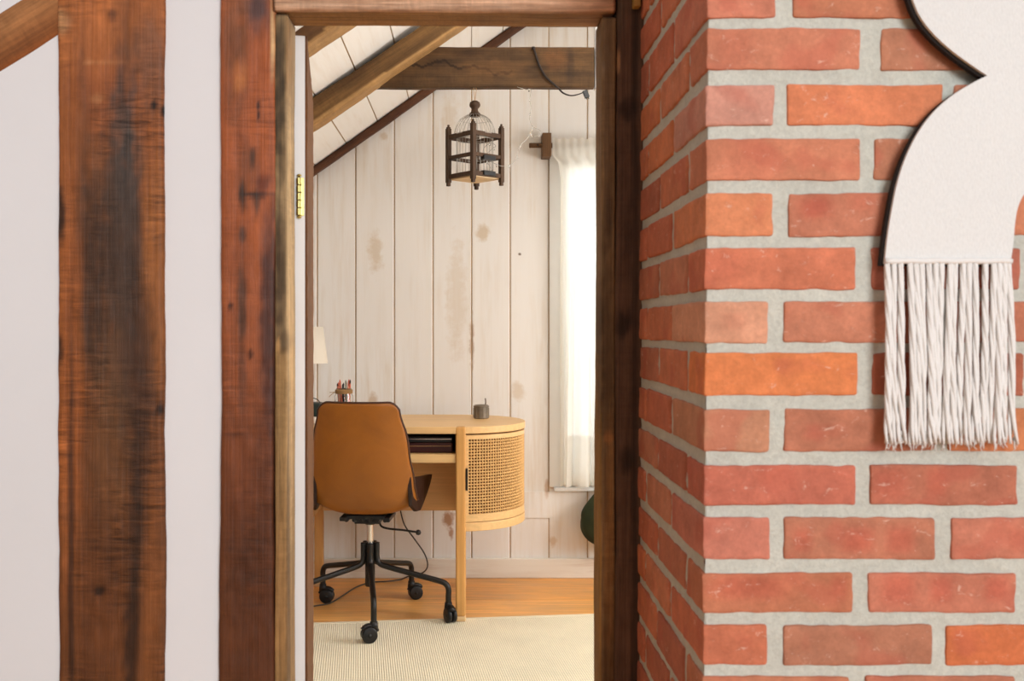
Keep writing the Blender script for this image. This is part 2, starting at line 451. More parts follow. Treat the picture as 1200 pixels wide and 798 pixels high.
for i, (a, b) in enumerate(zip(seams, seams[1:])):
    dy = R.uniform(-.002, .002)
    segs = [(a, b)]
    if a < RIDGE < b: segs = [(a, b)]
    if b <= WX0+.001 or a >= WX1: board(a, b, 0, None, dy)
    else:
        board(a, b, 0, WZ0-.005, dy); board(a, b, WZ1, None, dy)
        if a < WX0-.02: board(a, WX0, WZ0-.005, WZ1, dy)
        if b > WX1+.02: board(WX1, b, WZ0-.005, WZ1, dy)
# groove backing
for (x0, x1, z0, z1) in ((XL, WX0, 0, 3.0), (WX1, XR, 0, 3.0), (WX0, WX1, 0, WZ0), (WX0, WX1, WZ1, 3.0)):
    box(bm, x0, x1, YW-.0075, YW+.06, z0, z1, 1)
# the patched-in short board under the window line
x0, x1 = X_(598.5, YW), X_(644, YW)
box(bm, x0, x1, YW-.019, YW-.01, Z_(606, YW), Z_(575.5, YW), 0)
tag(build('wall_back', bm, [M['white_wood'], M['groove']]), 'far wall of whitewashed vertical boards behind the desk', 'wall', kind='structure')

bm = bmesh.new(); zb = Z_(654, YW-.02)
box(bm, XL, XR, YW-.034, YW-.012, 0, zb)
tag(build('baseboard_back', bm, M['white_base'], bev=.004), 'scuffed whitewashed baseboard along the far wall', 'baseboard', kind='structure')

# sloped ceiling boards, left slope and right slope, running in depth
bm = bmesh.new()
ang = math.atan(SL)
def slope_board(u0, u1, side, mi, t0, t1):
    # u measured along x at the underside
    P = []
    for (u, t) in ((u0, t0), (u1, t0), (u1, t1), (u0, t1)):
        z = ROOF0[1]+(u-ROOF0[0])*SL
        x = u - t*math.sin(ang); z = z + t*math.cos(ang)
        if side < 0: x = 2*RIDGE-x
        P.append((x, z))
    a = [bm.verts.new((x, YD+.1, z)) for x, z in P]; b = [bm.verts.new((x, YW+.05, z)) for x, z in P]
    fs = [bm.faces.new(a), bm.faces.new(b[::-1])]
    for i in range(4): fs.append(bm.faces.new((a[i], b[i], b[(i+1) % 4], a[(i+1) % 4])))
    for f in fs: f.material_index = mi
u = -.553-.1425*13
while u < RIDGE-.01:
    u1 = min(u+.1425, RIDGE)
    for side in (1, -1): slope_board(u+.0022, u1-.0022, side, 0, 0, .02)
    u = u1
for side in (1, -1): slope_board(-2.6, RIDGE+.02, side, 1, .006, .05)
tag(build('ceiling', bm, [M['white_roof'], M['groove']]), 'sloping whitewashed board ceiling under the rafters', 'ceiling', kind='structure')

# side wall of the far room on the right, with an added opening that lets lamp light in
bm = bmesh.new()
for (y0, y1, z0, z1) in ((YD+.1, 2.3, 0, 2.4), (3.7, YW+.05, 0, 2.4), (2.3, 3.7, 0, .6), (2.3, 3.7, 1.75, 2.4)):
    box(bm, XR, XR+.06, y0, y1, z0, z1)
tag(build('wall_right', bm, M['white_paint']), 'white side wall of the far room with an added opening for lamp light', 'wall', kind='structure')

bm = bmesh.new()
za, zb2 = roofz(-1.5), roofz(RIDGE); 
pr = [(-1.5, za), (RIDGE, zb2), (2.6, roofz(2.6)), (2.6, roofz(2.6)+.06), (RIDGE, zb2+.06), (-1.5, za+.06)]
a = [bm.verts.new((x, -1.6, z)) for x, z in pr]; b = [bm.verts.new((x, YD+.005, z)) for x, z in pr]
bm.faces.new(a); bm.faces.new(b[::-1])
for i in range(6): bm.faces.new((a[i], b[i], b[(i+1) % 6], a[(i+1) % 6]))
tag(build('ceiling', bm, M['plaster']), 'smooth white sloping ceiling of the near room', 'ceiling', kind='structure')

# window in the far wall
wn = empty('window_1', ((WX0+WX1)/2, YW, WZ0)); tag(wn, 'white framed window behind the sheer curtain on the far wall', 'window', kind='structure')
ox, oy, oz = wn.location
def wbox(bm, x0, x1, y0, y1, z0, z1): box(bm, x0-ox, x1-ox, y0-oy, y1-oy, z0-oz, z1-oz)
bm = bmesh.new(); wbox(bm, X_(643.5, YW), WX0+.004, YW-.022, YW-.010, WZ0-.0, WZ1+.02); wbox(bm, WX1-.004, WX1+.06, YW-.022, YW-.010, WZ0, WZ1+.02); wbox(bm, X_(643.5, YW), WX1+.06, YW-.024, YW-.010, WZ1-.004, WZ1+.055)
build('casing', bm, M['white_paint'], wn, bev=.002)
bm = bmesh.new(); wbox(bm, WX0-.03, WX1+.03, YW-.04, YW+.05, WZ0-.016, WZ0)
build('sill', bm, M['white_paint'], wn, bev=.003)
bm = bmesh.new(); zm = (WZ0+WZ1)/2
for (a, b, c, d) in ((WX0, WX0+.035, WZ0, WZ1), (WX1-.035, WX1, WZ0, WZ1), (WX0+.035, WX1-.035, WZ0, WZ0+.075), (WX0+.035, WX1-.035, WZ1-.05, WZ1)):
    wbox(bm, a, b, YW+.012, YW+.045, c, d)
build('sash', bm, M['white_paint'], wn, bev=.002)
for (c, d) in ((WZ0+.075, WZ1-.05),):
    bm = bmesh.new(); wbox(bm, WX0+.035, WX1-.035, YW+.026, YW+.03, c, d); build('pane', bm, M['glass'], wn)

# ------------------------------------------------------------------ posts, brace and door frame
def k_(c): return lambda wp, lp: c
OR1, BR1, DK1, BL1 = S(164, 98, 52), S(120, 72, 40), S(74, 54, 42), S(70, 70, 68)
YP = YD-.004
st1 = blobs([(80, 100, 16, 420, S(176, 106, 56), .8), (135, 40, 60, 50, S(178, 108, 60), .7), (150, 60, 14, 70, S(120, 74, 44), .6),
    (176, 70, 14, 45, S(96, 76, 66), .55), (120, 110, 40, 40, S(150, 84, 48), .5), (95, 175, 7, 140, S(98, 62, 42), .5),
    (145, 250, 19, 150, S(66, 63, 60), .95), (115, 300, 24, 130, S(84, 58, 40), .75), (150, 370, 30, 130, S(72, 52, 40), .85), (108, 340, 12, 90, S(60, 44, 34), .6),
    (182, 330, 14, 120, S(158, 98, 50), .85), (82, 420, 12, 240, S(150, 84, 40), .7), (168, 470, 15, 110, S(70, 46, 32), .7),
    (130, 530, 20, 130, S(106, 72, 44), .65), (115, 720, 30, 130, S(104, 60, 32), .6), (168, 560, 8, 120, S(70, 44, 28), .6), (155, 760, 9, 110, S(42, 28, 20), .85), (83, 660, 3.2, 250, S(56, 34, 22), .85),
    (180, 700, 14, 160, S(130, 78, 40), .6), (160, 610, 6, 90, S(54, 38, 28), .7),
    (72, 25, 9, 14, S(206, 160, 112), .6), (70, 250, 5, 30, S(46, 34, 28), .9), (70, 410, 4, 14, S(50, 34, 26), .8), (180, 122, 3, 5, S(20, 16, 14), 1), (192, 130, 3.4, 7, S(24, 18, 14), 1), (117, 692, 6, 5, S(40, 26, 18), .9), (131, 20, 5, 7, S(90, 54, 34), .8),
    (113, 115, 9, 5, S(206, 146, 96), .35), (125, 72, 20, 2.0, S(196, 140, 92), .3), (104, 72, 4, 3, S(220, 160, 110), .3), (188, 480, 5, 6, S(30, 22, 18), .9)], 5, 3)
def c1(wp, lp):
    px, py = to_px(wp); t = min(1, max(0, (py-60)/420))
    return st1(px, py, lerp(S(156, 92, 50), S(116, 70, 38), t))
def post(name, pxl, pxr, depth, Y, mat, colfn, label, cat, seed, wob=.003, z0=0.0, z1=2.6, shear=0.0, **kw):
    w = (pxr-pxl)/F*Y; cx = X_((pxl+pxr)/2, Y)-shear*CH
    m = Matrix.Translation((cx, Y, z0))
    o = timber(name, z1-z0, w, depth, mat, colfn, None, wob, seed, matrix=m, shear=shear, **kw)
    tag(o, label, cat); return o
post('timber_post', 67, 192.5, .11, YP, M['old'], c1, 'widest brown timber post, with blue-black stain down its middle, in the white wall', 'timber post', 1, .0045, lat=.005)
st2 = blobs([(300, 10, 14, 30, S(66, 60, 64), .85), (272, 20, 16, 60, S(112, 72, 50), .6), (276, 70, 12, 60, S(110, 70, 46), .6), (282, 88, 7, 14, S(196, 118, 62), .4), (280, 98, 5, 10, S(206, 130, 72), .4),
    (303, 124, 2.2, 5, S(40, 18, 12), 1), (303, 135, 2.2, 5, S(40, 18, 12), 1), (290, 200, 14, 30, S(96, 62, 42), .5), (284, 232, 4, 16, S(52, 42, 34), .9), (302, 228, 18, 3, S(50, 38, 32), .9), (301, 236, 3, 14, S(50, 46, 40), .8), (296, 186, 3, 12, S(60, 46, 38), .8), (308, 215, 6, 12, S(84, 36, 26), .7),
    (284, 275, 4, 9, S(66, 48, 38), .8), (283, 350, 5, 42, S(66, 50, 40), .8), (315, 380, 9, 130, S(64, 44, 42), .8), (270, 358, 2.6, 4, S(46, 22, 14), .9), (293, 415, 3, 5, S(50, 26, 16), .9), (283, 440, 4, 50, S(84, 52, 36), .6),
    (275, 540, 30, 60, S(120, 64, 32), .5), (322, 470, 4, 200, S(60, 36, 26), .7), (300, 700, 30, 160, S(86, 46, 26), .5), (262, 690, 8, 160, S(110, 62, 34), .5), (320, 45, 1.8, 50, S(232, 196, 140), .95), (275, 510, 12, 2.4, S(70, 38, 22), .6)], 4, 8)
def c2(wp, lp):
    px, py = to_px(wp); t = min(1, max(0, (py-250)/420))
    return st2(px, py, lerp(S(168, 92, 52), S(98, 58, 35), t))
# the narrower post leans a little outward towards its foot
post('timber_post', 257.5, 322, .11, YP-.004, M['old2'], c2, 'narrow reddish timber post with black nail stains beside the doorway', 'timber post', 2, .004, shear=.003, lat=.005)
def c3(wp, lp):
    px, py = to_px(wp)
    c = S(104, 76, 58)
    return blobs([(724, 72, 2.5, 11, S(206, 150, 104), .9), (735, 130, 9, 12, S(40, 28, 22), .8), (728, 15, 5, 20, S(100, 80, 62), .6), (730, 280, 6, 160, S(78, 56, 42), .5), (732, 380, 9, 14, S(38, 28, 22), .8), (734, 540, 8, 14, S(40, 28, 20), .7), (744, 400, 4, 900, S(30, 22, 18), .6)], 3, 4)(px, py, c)
post('timber_post', 721.5, 766, .10, YP-.01, M['weathered'], c3, 'dark near-black timber post squeezed between door frame and brick chimney', 'timber post', 3, .003, shear=.003, lat=.005)

bm = bmesh.new(); box(bm, -.006, .006, -.004, .02, 0, .05)
tag(build('wood_wedge', bm, mat_plain('ochre offcut', S(170, 130, 64), .7), None, loc=at(746.5, 8, 1.703), bev=.002), 'tiny ochre wood wedge between the near-black post and the chimney', 'wedge')

# brace at the top left
a, b = at(-425, 311.5, YP), at(75, -1.5, YP)
d = (b-a).normalized()
def cb(wp, lp):
    px, py = to_px(wp)
    return lerp(S(176, 122, 76), S(146, 84, 40), min(1, max(0, (lp.x+.02)/.06)))
m = frame_of(a+Vector((0, .007, 0)), d, (0, 1, 0))
tag(timber('timber_brace', (b-a).length, .088, .09, M['rafter'], cb, None, .003, 5, matrix=m, lat=.006), 'slanting brown timber brace meeting the widest post at the top left', 'timber brace')

# door frame timbers
def cj(wp, lp):
    px, py = to_px(wp)
    base = S(164, 130, 84) if py > 405 else S(170, 142, 102)
    return blobs([(327, 110, 7, 90, S(66, 56, 44), .9), (329, 250, 5, 40, S(150, 128, 96), .5), (329, 320, 7, 75, S(70, 56, 42), .9), (340, 350, 4, 220, S(216, 182, 132), .8), (339, 60, 4, 60, S(160, 118, 72), .6), (333, 400, 10, 12, S(60, 46, 32), .6), (326, 405, 2, 8, S(220, 170, 110), .7), (341, 480, 3, 120, S(206, 170, 120), .5), (330, 700, 9, 110, S(150, 106, 60), .5), (338, 690, 2, 200, S(70, 50, 34), .6)], 3, 6)(px, py, base)
def jamb(name, x0, x1, Y, depth, z1, mat, colfn, label, seed, shear=0):
    m = Matrix.Translation(((x0+x1)/2-shear*CH, Y, 0))
    o = timber(name, z1, x1-x0, depth, mat, colfn, None, .002, seed, matrix=m, lat=.004, corner=.004, shear=shear)
    tag(o, label, 'door frame', kind='structure'); return o
jamb('trim_1', X_(321.5, 1.72), OL, 1.722, .083, Z_(16, 1.72), M['weathered'], cj, 'weathered left door jamb of pale and grey-black wood', 11)
def cr(wp, lp):
    px, py = to_px(wp)
    base = S(146, 116, 80)
    if lp.x < -.5*(.026)+.004: base = S(172, 132, 74)
    return blobs([(712, 120, 6, 140, S(110, 88, 68), .5), (714, 250, 4, 40, S(70, 54, 40), .6), (712, 400, 7, 110, S(64, 48, 34), .7), (714, 660, 5.5, 150, S(150, 108, 62), .9), (707, 80, 2, 8, S(150, 130, 106), .6), (713, 513, 6, 5, S(176, 122, 72), .8), (702, 420, 5, 80, S(76, 54, 34), .6), (712, 780, 8, 60, S(84, 60, 38), .6)], 3, 2)(px, py, base)
jamb('trim_2', OR, X_(722, 1.72), 1.722, .083, Z_(20, 1.72), M['weathered'], cr, 'weathered right door jamb of grey-brown wood', 12, .003)
def cl_(wp, lp):
    px, py = to_px(wp)
    k = noise.noise(Vector((px*.012, py*.5, 1)))*.8+noise.noise(Vector((px*.04, py*1.1, 5)))*.4
    c = lerp(S(240, 198, 164), S(196, 150, 116), .5+k)
    if lp.y > .008: c = S(154, 114, 64)
    return lerp(c, S(196, 140, 100), max(0, min(1, (px-640)/60))*.5)
x0, x1 = X_(321, 1.72), X_(721, 1.72)
m = frame_of((x0, 1.714, OT+.06), (1, 0, 0), (0, 1, 0))
tag(timber('trim_3', x1-x0, .12, .094, M['weathered'], cl_, None, .0025, 14, matrix=m, lat=.004), 'pinkish brown timber lintel across the top of the doorway', 'door frame', kind='structure')

# open door leaf seen edge-on
DH = Z_(41, 1.81)
phi = math.radians(7.6)
door = empty('door_1', (X_(346.5, 1.81), 1.812, .015), phi); tag(door, 'narrow door opened inward on the left, white edge and brown face', 'door', kind='structure')
bm = bmesh.new(); box(bm, -.0035, .0165, 0, .535, 0, DH-.015); build('leaf', bm, M['white_paint'], door, bev=.0015)
def cd(wp, lp): return lerp(S(122, 78, 40), S(96, 60, 30), .5+.5*noise.noise(Vector((lp.z*3, 2, 1))))
o = timber('face_board', DH-.017, .535, .004, M['rafter'], cd, None, .0012, 21, lat=.03, corner=.001)
o.parent = door; o.location = (.0205, .2685, .001); o.rotation_euler = (0, 0, math.pi/2); o['label'] = 'brown face board'
bm = bmesh.new()
for i in range(5):
    z0 = Z_(252, 1.80)-.015+i*.0138
    tube(bm, [(0.006, -.0045, z0+.0006), (.006, -.0045, z0+.0132)], .0052, 14)
for z in (Z_(252, 1.80)-.0185, Z_(207, 1.80)-.0125): lathe(bm, [(0, -.003), (.004, -.0015), (.0045, 0), (.004, .0015), (0, .003)], 12, (.006, -.0045, z+.001))
box(bm, .0075, .0150, -.0012, .002, Z_(252, 1.80)-.015, Z_(207, 1.80)-.015)
o = build('hinge', bm, M['brass'], door, bev=.0006); o['label'] = 'brass hinge'

# ------------------------------------------------------------------ brick chimney
YB = 1.246; KB = F/YB; PITCH = 63.4/KB
BX0 = X_(825.5, YB); LEAN = .0066; BX1 = 1.34; BYB = YP-.004
rows = {0: (-36, 20.5), 1: (32.5, 82), 2: (99, 147), 3: (162, 211.5), 4: (226, 277), 5: (289.5, 339), 6: (353, 402), 7: (413.5, 464), 8: (479, 529), 9: (545, 592), 10: (607, 656), 11: (672, 718.5), 12: (733, 780), 13: (793, 843)}
fj = {0: [(907, 927)], 1: [(1007, 1031)], 2: [(906, 921), (1104, 1117)], 3: [(1007, 1024)], 4: [(905, 923)], 5: [(1003, 1022)], 6: [(900, 919)], 7: [(1007, 1023)], 8: [(903, 920)], 9: [(1004, 1021), (1195, 1212)], 10: [(904, 921), (1098, 1117)], 11: [(1002, 1020), (1193, 1210)], 12: [(902, 921), (1096, 1111)], 13: [(1000, 1017)]}
bc = {(0, 0): (206, 116, 92), (0, 1): (192, 110, 82), (1, 0): (202, 116, 90), (1, 1): (186, 112, 86), (2, 0): (206, 132, 114), (2, 1): (214, 117, 82), (2, 2): (190, 112, 86), (3, 0): (206, 118, 90), (3, 1): (184, 108, 82),
      (4, 0): (214, 122, 86), (4, 1): (190, 108, 84), (5, 0): (206, 110, 82), (5, 1): (188, 102, 82), (6, 0): (214, 138, 110), (6, 1): (200, 116, 90), (7, 0): (222, 119, 74), (7, 1): (176, 92, 70), (8, 0): (194, 122, 94), (8, 1): (184, 106, 82), (8, 2): (204, 116, 78),
      (9, 0): (194, 100, 80), (9, 1): (184, 102, 80), (10, 0): (204, 114, 94), (10, 1): (186, 108, 84), (10, 2): (196, 110, 88), (11, 0): (192, 108, 80), (11, 1): (190, 106, 84), (12, 0): (204, 108, 80), (12, 1): (180, 108, 84), (12, 2): (206, 104, 66), (13, 0): (196, 112, 84)}
def rnd_brick(): return R.choice([(196, 104, 78), (204, 112, 82), (188, 106, 82), (210, 116, 80), (182, 98, 76), (200, 120, 94), (206, 118, 88)])
bm = bmesh.new(); cl = bm.verts.layers.float_color.new('Col')
KISS = [(940, 633, 11, 14, .6), (1005, 633, 20, 15, .7), (1055, 633, 17, 16, .65), (1053, 690, 19, 18, .6), (1103, 690, 13, 15, .65), (1168, 690, 14, 15, .65), (878, 688, 46, 15, .6), (984, 690, 10, 15, .55), (1042, 568, 22, 21, .5), (1097, 566, 12, 19, .55), (1196, 632, 16, 14, .5), (956, 243, 20, 13, .55), (1012, 236, 16, 10, .3), (860, 376, 14, 10, .2), (880, 187, 30, 22, .25), (845, 312, 24, 20, .3), (965, 505, 25, 8, .3), (860, 57, 20, 22, .25)]
def kiss(p, col):
    if p.y > YB+.004: return col
    px, py = to_px((p.x, YB, p.z))
    for cx, cy, rx, ry, st in KISS:
        d = ((px-cx)/rx)**4+((py-cy)/ry)**4
        if d < 4: col = lerp(col, (.50, .115, .072, 1), st*math.exp(-d*.9))
    return col
def add_brick(x0, x1, y0, y1, z0, z1, col, fine=True):
    step = (.0056, .011, .0056) if fine else (.04, .04, .03)
    E = .003
    def axis(a, b, st):
        n = max(2, int(round((b-a)/st)))
        return [a, a+E]+[a+(b-a)*k/n for k in range(1, n) if (b-a)*k/n > E*1.5 and (b-a)*(1-k/n) > E*1.5]+[b-E, b]
    AX, AY, AZ = axis(x0, x1, step[0]), axis(y0, y1, step[1]), axis(z0, z1, step[2])
    nx, ny, nz = len(AX)-1, len(AY)-1, len(AZ)-1
    idx = {}
    seed = R.random()*100
    r0 = .0026
    def vert(i, j, k):
        if (i, j, k) in idx: return idx[(i, j, k)]
        x, y, z = AX[i], AY[j], AZ[k]
        cnt = (i in (0, nx))+(j in (0, ny))+(k in (0, nz))
        p = Vector((x, y, z)); ctr = Vector(((x0+x1)/2, (y0+y1)/2, (z0+z1)/2))
        if cnt >= 2:
            for q, (n_, lo) in enumerate(((nx, i), (ny, j), (nz, k))):
                if lo in (0, n_): p[q] += math.copysign(r0*(.35 if cnt == 2 else .5), ctr[q]-p[q])
        nv = Vector((noise.noise(Vector((x*55+seed, y*55, z*55))), noise.noise(Vector((x*55, y*55+seed, z*55+9))), noise.noise(Vector((x*55+4, y*55, z*55+seed)))))
        big = Vector((noise.noise(Vector((x*9+seed, y*9, z*9))), noise.noise(Vector((x*9, y*9+seed, z*9+9))), noise.noise(Vector((x*9+4, y*9, z*9+seed)))))
        p += nv*.0014+big*.0016
        p.x += (p.z-CH)*LEAN
        v = bm.verts.new(p); v[cl] = kiss(p, col); idx[(i, j, k)] = v; return v
    for k in range(nz):
        for i in range(nx):
            f = bm.faces.new((vert(i, 0, k), vert(i+1, 0, k), vert(i+1, 0, k+1), vert(i, 0, k+1))); f.material_index = 0; f.smooth = True
        for j in range(ny):
            f = bm.faces.new((vert(0, j+1, k), vert(0, j, k), vert(0, j, k+1), vert(0, j+1, k+1))); f.smooth = True
            f = bm.faces.new((vert(nx, j, k), vert(nx, j+1, k), vert(nx, j+1, k+1), vert(nx, j, k+1))); f.smooth = True
        for i in range(nx):
            bm.faces.new((vert(i+1, ny, k), vert(i, ny, k), vert(i, ny, k+1), vert(i+1, ny, k+1)))
    for i in range(nx):
        for j in range(ny):
            bm.faces.new((vert(i, j, nz), vert(i+1, j, nz), vert(i+1, j+1, nz), vert(i, j+1, nz))).smooth = True
            bm.faces.new((vert(i, j+1, 0), vert(i+1, j+1, 0), vert(i+1, j, 0), vert(i, j, 0))).smooth = True
def BC(r, g, b): return (min(.9, lin(r)*1.0), lin(g)*1.28, lin(b)*1.3, 1)
zlow = Z_(843, YB)
nrow = 0
allrows = []
for r in rows: allrows.append((r, Z_(rows[r][1], YB), Z_(rows[r][0], YB)))
r, z = 14, Z_(856.5, YB)
while z > .05: allrows.append((r, max(0, z-.0535), z)); z -= PITCH; r += 1
r, z = -1, Z_(-50, YB)
while z < 2.55: allrows.append((r, z, z+.0525)); z += PITCH; r -= 1
for r, z0, z1 in allrows:
    head = r % 2 == 0; fine = -1 <= r <= 14
    # front course
    js = [(X_(a, YB), X_(b, YB)) for a, b in fj.get(r, [(905, 922)] if head else [(1005, 1022)])]
    while js[-1][1] < BX1-.25: js.append((js[-1][0]+.2065, js[-1][1]+.2065))
    xs = [BX0]+[v for j in js for v in j]+[BX1]
    side1 = .194 if head else .092
    for i in range(0, len(xs), 2):
        rgb = bc.get((r, i//2), rnd_brick())
        c = BC(*rgb)
        add_brick(xs[i], xs[i+1], YB, YB+(side1 if i == 0 else .09), z0, z1, c, fine)
    s = side1+.017
    while YB+s < BYB-.02:
        e = min(s+.186, BYB-YB)
        add_brick(BX0+R.uniform(-.001, .001), BX0+.09, YB+s, YB+e, z0, z1, BC(*rnd_brick()), fine)
        s = e+.017
# mortar bed a little behind the brick faces
def mortar_sheet(P, du, dv, nu, nv, nrm):
    g = []
    for j in range(nv+1):
        row = []
        for i in range(nu+1):
            p = P+du*(i/nu)+dv*(j/nv)
            q = p+nrm*(.0018*noise.noise(p*70)+.0012*noise.noise(p*19))
            q.x += (q.z-CH)*LEAN
            v = bm.verts.new(q); v[cl] = (1, 1, 1, 1); row.append(v)
        g.append(row)
    for j in range(nv):
        for i in range(nu):
            f = bm.faces.new((g[j][i], g[j][i+1], g[j+1][i+1], g[j+1][i])); f.material_index = 1; f.smooth = True
RC = .0036
mortar_sheet(Vector((BX0+RC, YB+RC, 0)), Vector((BX1-BX0-RC, 0, 0)), Vector((0, 0, 2.6)), 130, 330, Vector((0, -1, 0)))
mortar_sheet(Vector((BX0+RC, BYB, 0)), Vector((0, YB+RC-BYB, 0)), Vector((0, 0, 2.6)), 60, 330, Vector((-1, 0, 0)))
mortar_sheet(Vector((BX1, YB+RC, 0)), Vector((0, BYB-YB-RC, 0)), Vector((0, 0, 2.6)), 4, 8, Vector((1, 0, 0)))
chim = build('brick_chimney', bm, [M['brick'], M['mortar']], normals=False); chim.data.set_sharp_from_angle(angle=math.radians(33))
tag(chim, 'orange-red brick chimney with grey mortar, right of the doorway', 'brick chimney')

# ------------------------------------------------------------------ wall hanging on the chimney
YH = YB-.022
def hp(px, py): return Vector((X_(px, YH), 0, Z_(py, YH)))
left = smooth_path([(px, py, 0) for px, py in ((1156, 89), (1136, 75.5), (1115, 60), (1095, 42), (1079, 22), (1069, 0), (1062, -28), (1060, -70), (1070, -118), (1096, -162), (1140, -198), (1205, -222), (1290, -230))], 5)
low = smooth_path([(px, py, 0) for px, py in ((1156, 89), (1139, 97.5), (1114, 113), (1092, 133), (1075, 156), (1061, 184), (1051, 214), (1044, 248), (1039, 280), (1036, 309))], 5)
inner = smooth_path([(px, py, 0) for px, py in ((1183, 310), (1186.5, 286), (1188.5, 262), (1192, 243), (1199, 228), (1212, 211), (1238, 196), (1290, 188))], 5)
half = [p for p in left[::-1]]+low[1:]+inner           # from top centre, round the left, to arch centre
MIR = 1290
out = [(p.x, p.y) for p in half]+[(2*MIR-p.x, p.y) for p in half[-2:0:-1]]
from mathutils.geometry import tessellate_polygon
def slab(bm, pts, y0, y1):
    a = [bm.verts.new((X_(x, YH), y0, Z_(y, YH))) for x, y in pts]; b = [bm.verts.new((X_(x, YH), y1, Z_(y, YH))) for x, y in pts]
    for t in tessellate_polygon([[Vector((x, y, 0)) for x, y in pts]]):
        bm.faces.new([a[k] for k in t]); bm.faces.new([b[k] for k in t][::-1])
    for i in range(len(a)): bm.faces.new((a[i], b[i], b[(i+1) % len(a)], a[(i+1) % len(a)]))
hx, hz = X_(1290, YH), Z_(0, YH)
hang = empty('wall_hanging', (0, YH, 0)); tag(hang, 'cream woven arch-shaped wall hanging with long fringe on the brick chimney', 'wall hanging')
bm = bmesh.new(); slab(bm, out, -.002, .003)
build('woven_panel', bm, M['felt_white'], hang)
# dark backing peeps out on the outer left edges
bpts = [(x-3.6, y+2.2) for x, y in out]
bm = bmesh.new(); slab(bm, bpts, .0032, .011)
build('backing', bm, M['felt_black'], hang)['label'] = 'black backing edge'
def mx(x, m): return 2*MIR-x if m else x
strands = [(1039, 1041, 520), (1047, 1048, 521), (1055, 1056, 519), (1066, 1067, 521), (1073, 1074, 520), (1080, 1081, 521), (1088, 1087, 520), (1096, 1091, 514), (1103, 1095, 519),
           (1113, 1106, 520), (1119, 1114, 519), (1128, 1121, 520), (1135, 1130, 521), (1142, 1140, 518), (1154, 1149, 520), (1164, 1157, 519), (1170, 1166, 520), (1176, 1175, 518), (1181, 1188, 520)]
for m_ in (False, True):
    bm = bmesh.new()
    P = [(X_(mx(1036+i*7.4, m_), YH), -.003, Z_(306+.5*math.sin(i*1.3), YH)) for i in range(21)]
    tube(bm, P, .0035, 8)
    build('hem', bm, M['yarn'], hang, smooth=True)
    bm = bmesh.new()
    for (xa, xb, ye) in strands:
        yb0 = R.uniform(-.006, .003); ph = R.random()*6.28; tw = R.uniform(5, 12); n = 34; amp = R.uniform(.8, 2.2); fr = R.uniform(1.0, 2.2)
        mid = R.uniform(-2.0, 2.0)
        for ply in range(4):
            P, rr = [], []; w1, w2 = R.uniform(-1.6, 1.6), R.uniform(2, 5)
            for i in range(n+1):
                t = i/n
                x = xa+(xb-xa)*t+mid*math.sin(math.pi*t)+amp*math.sin(fr*math.pi*t+ph)*t+w1*math.sin(w2*t*math.pi)*t
                y = 307+(ye-307+R.uniform(-.05, .05))*t
                spread = .0021*(.75+.6*t)*(1+.7*max(0, t-.86)/.14)
                a = ph+ply*1.571+tw*t
                P.append((X_(mx(x, m_), YH)+spread*math.cos(a), -.001+yb0*t+spread*math.sin(a)-.002*math.sin(math.pi*t), Z_(y, YH)))
                rr.append(.0023*(1-.45*max(0, t-.93)/.07))
            tube(bm, P, rr, 6)
        for k in range(4):   # loose fibre ends
            P = []
            x, y = xb+R.uniform(-3, 3), ye-R.uniform(6, 16)
            for i in range(5): P.append((X_(mx(x+R.uniform(-.6, .6)+i*R.uniform(-.5, .5), m_), YH), yb0+R.uniform(-.003, .003), Z_(y+i*4.0, YH)))
            tube(bm, P, [.0011, .0010, .0009, .0007, .0004], 4)
    build('fringe', bm, M['yarn'], hang, smooth=True, normals=False)
hang_loc = hang.location

# ------------------------------------------------------------------ far room timbers
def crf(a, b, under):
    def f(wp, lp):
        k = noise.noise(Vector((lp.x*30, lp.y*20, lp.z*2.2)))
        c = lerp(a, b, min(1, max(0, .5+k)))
        return lerp(c, S(204, 160, 104), .6) if lp.x > under-.012 and under else c  # underside painted paler, as if catching window and floor-bounce light
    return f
def rafter(px0, py0, px1, py1, Y, w, d, cfn, label, seed, wob=.004):
    """lower edge through two pixels at depth Y; w is measured square to the slope in the face"""
    a, b = at(px0, py0, Y), at(px1, py1, Y)
    d_ = (b-a).normalized(); nrm = Vector((-d_.z, 0, d_.x))
    L = (b-a).length
    m = frame_of(a+nrm*w/2-d_*.9, d_, (0, 1, 0))
    o = timber('rafter', L+1.35, w, d, M['rafter'], cfn, None, wob, seed, matrix=m, lat=.01, corner=.01, step=.01)
    tag(o, label, 'rafter'); return o
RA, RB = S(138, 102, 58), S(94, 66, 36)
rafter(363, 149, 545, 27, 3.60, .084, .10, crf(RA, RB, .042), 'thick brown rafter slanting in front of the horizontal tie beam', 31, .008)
rafter(363, 52, 398, 28, 2.95, .085, .12, crf(S(120, 86, 54), S(92, 64, 40), .0425), 'brown rafter at the top left, just inside the doorway, window light painted on its underside', 32, .007)
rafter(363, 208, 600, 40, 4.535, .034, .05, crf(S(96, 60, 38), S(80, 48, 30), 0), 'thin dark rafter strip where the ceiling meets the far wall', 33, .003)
def ctb(wp, lp):
    px, py = to_px(wp)
    k = noise.noise(Vector((px*.03, py*.12, 4)))
    base = lerp(S(100, 72, 42), S(78, 56, 34), .5+k)
    crack = 78+9*noise.noise(Vector((px*.03, 2, 2)))+4*noise.noise(Vector((px*.12, 5, 2)))
    c = base
    if 470 < px < 600 and abs(py-crack-(px-530)*.06) < 1.6: c = lerp(base, S(40, 26, 18), .8)
    return blobs([(668, 78, 4, 22, S(62, 46, 32), .6), (548, 62, 14, 4, S(60, 40, 26), .6), (580, 80, 30, 10, S(132, 92, 52), .4), (650, 70, 14, 10, S(132, 86, 46), .5)], 3, 5)(px, py, c)
YT = 3.685
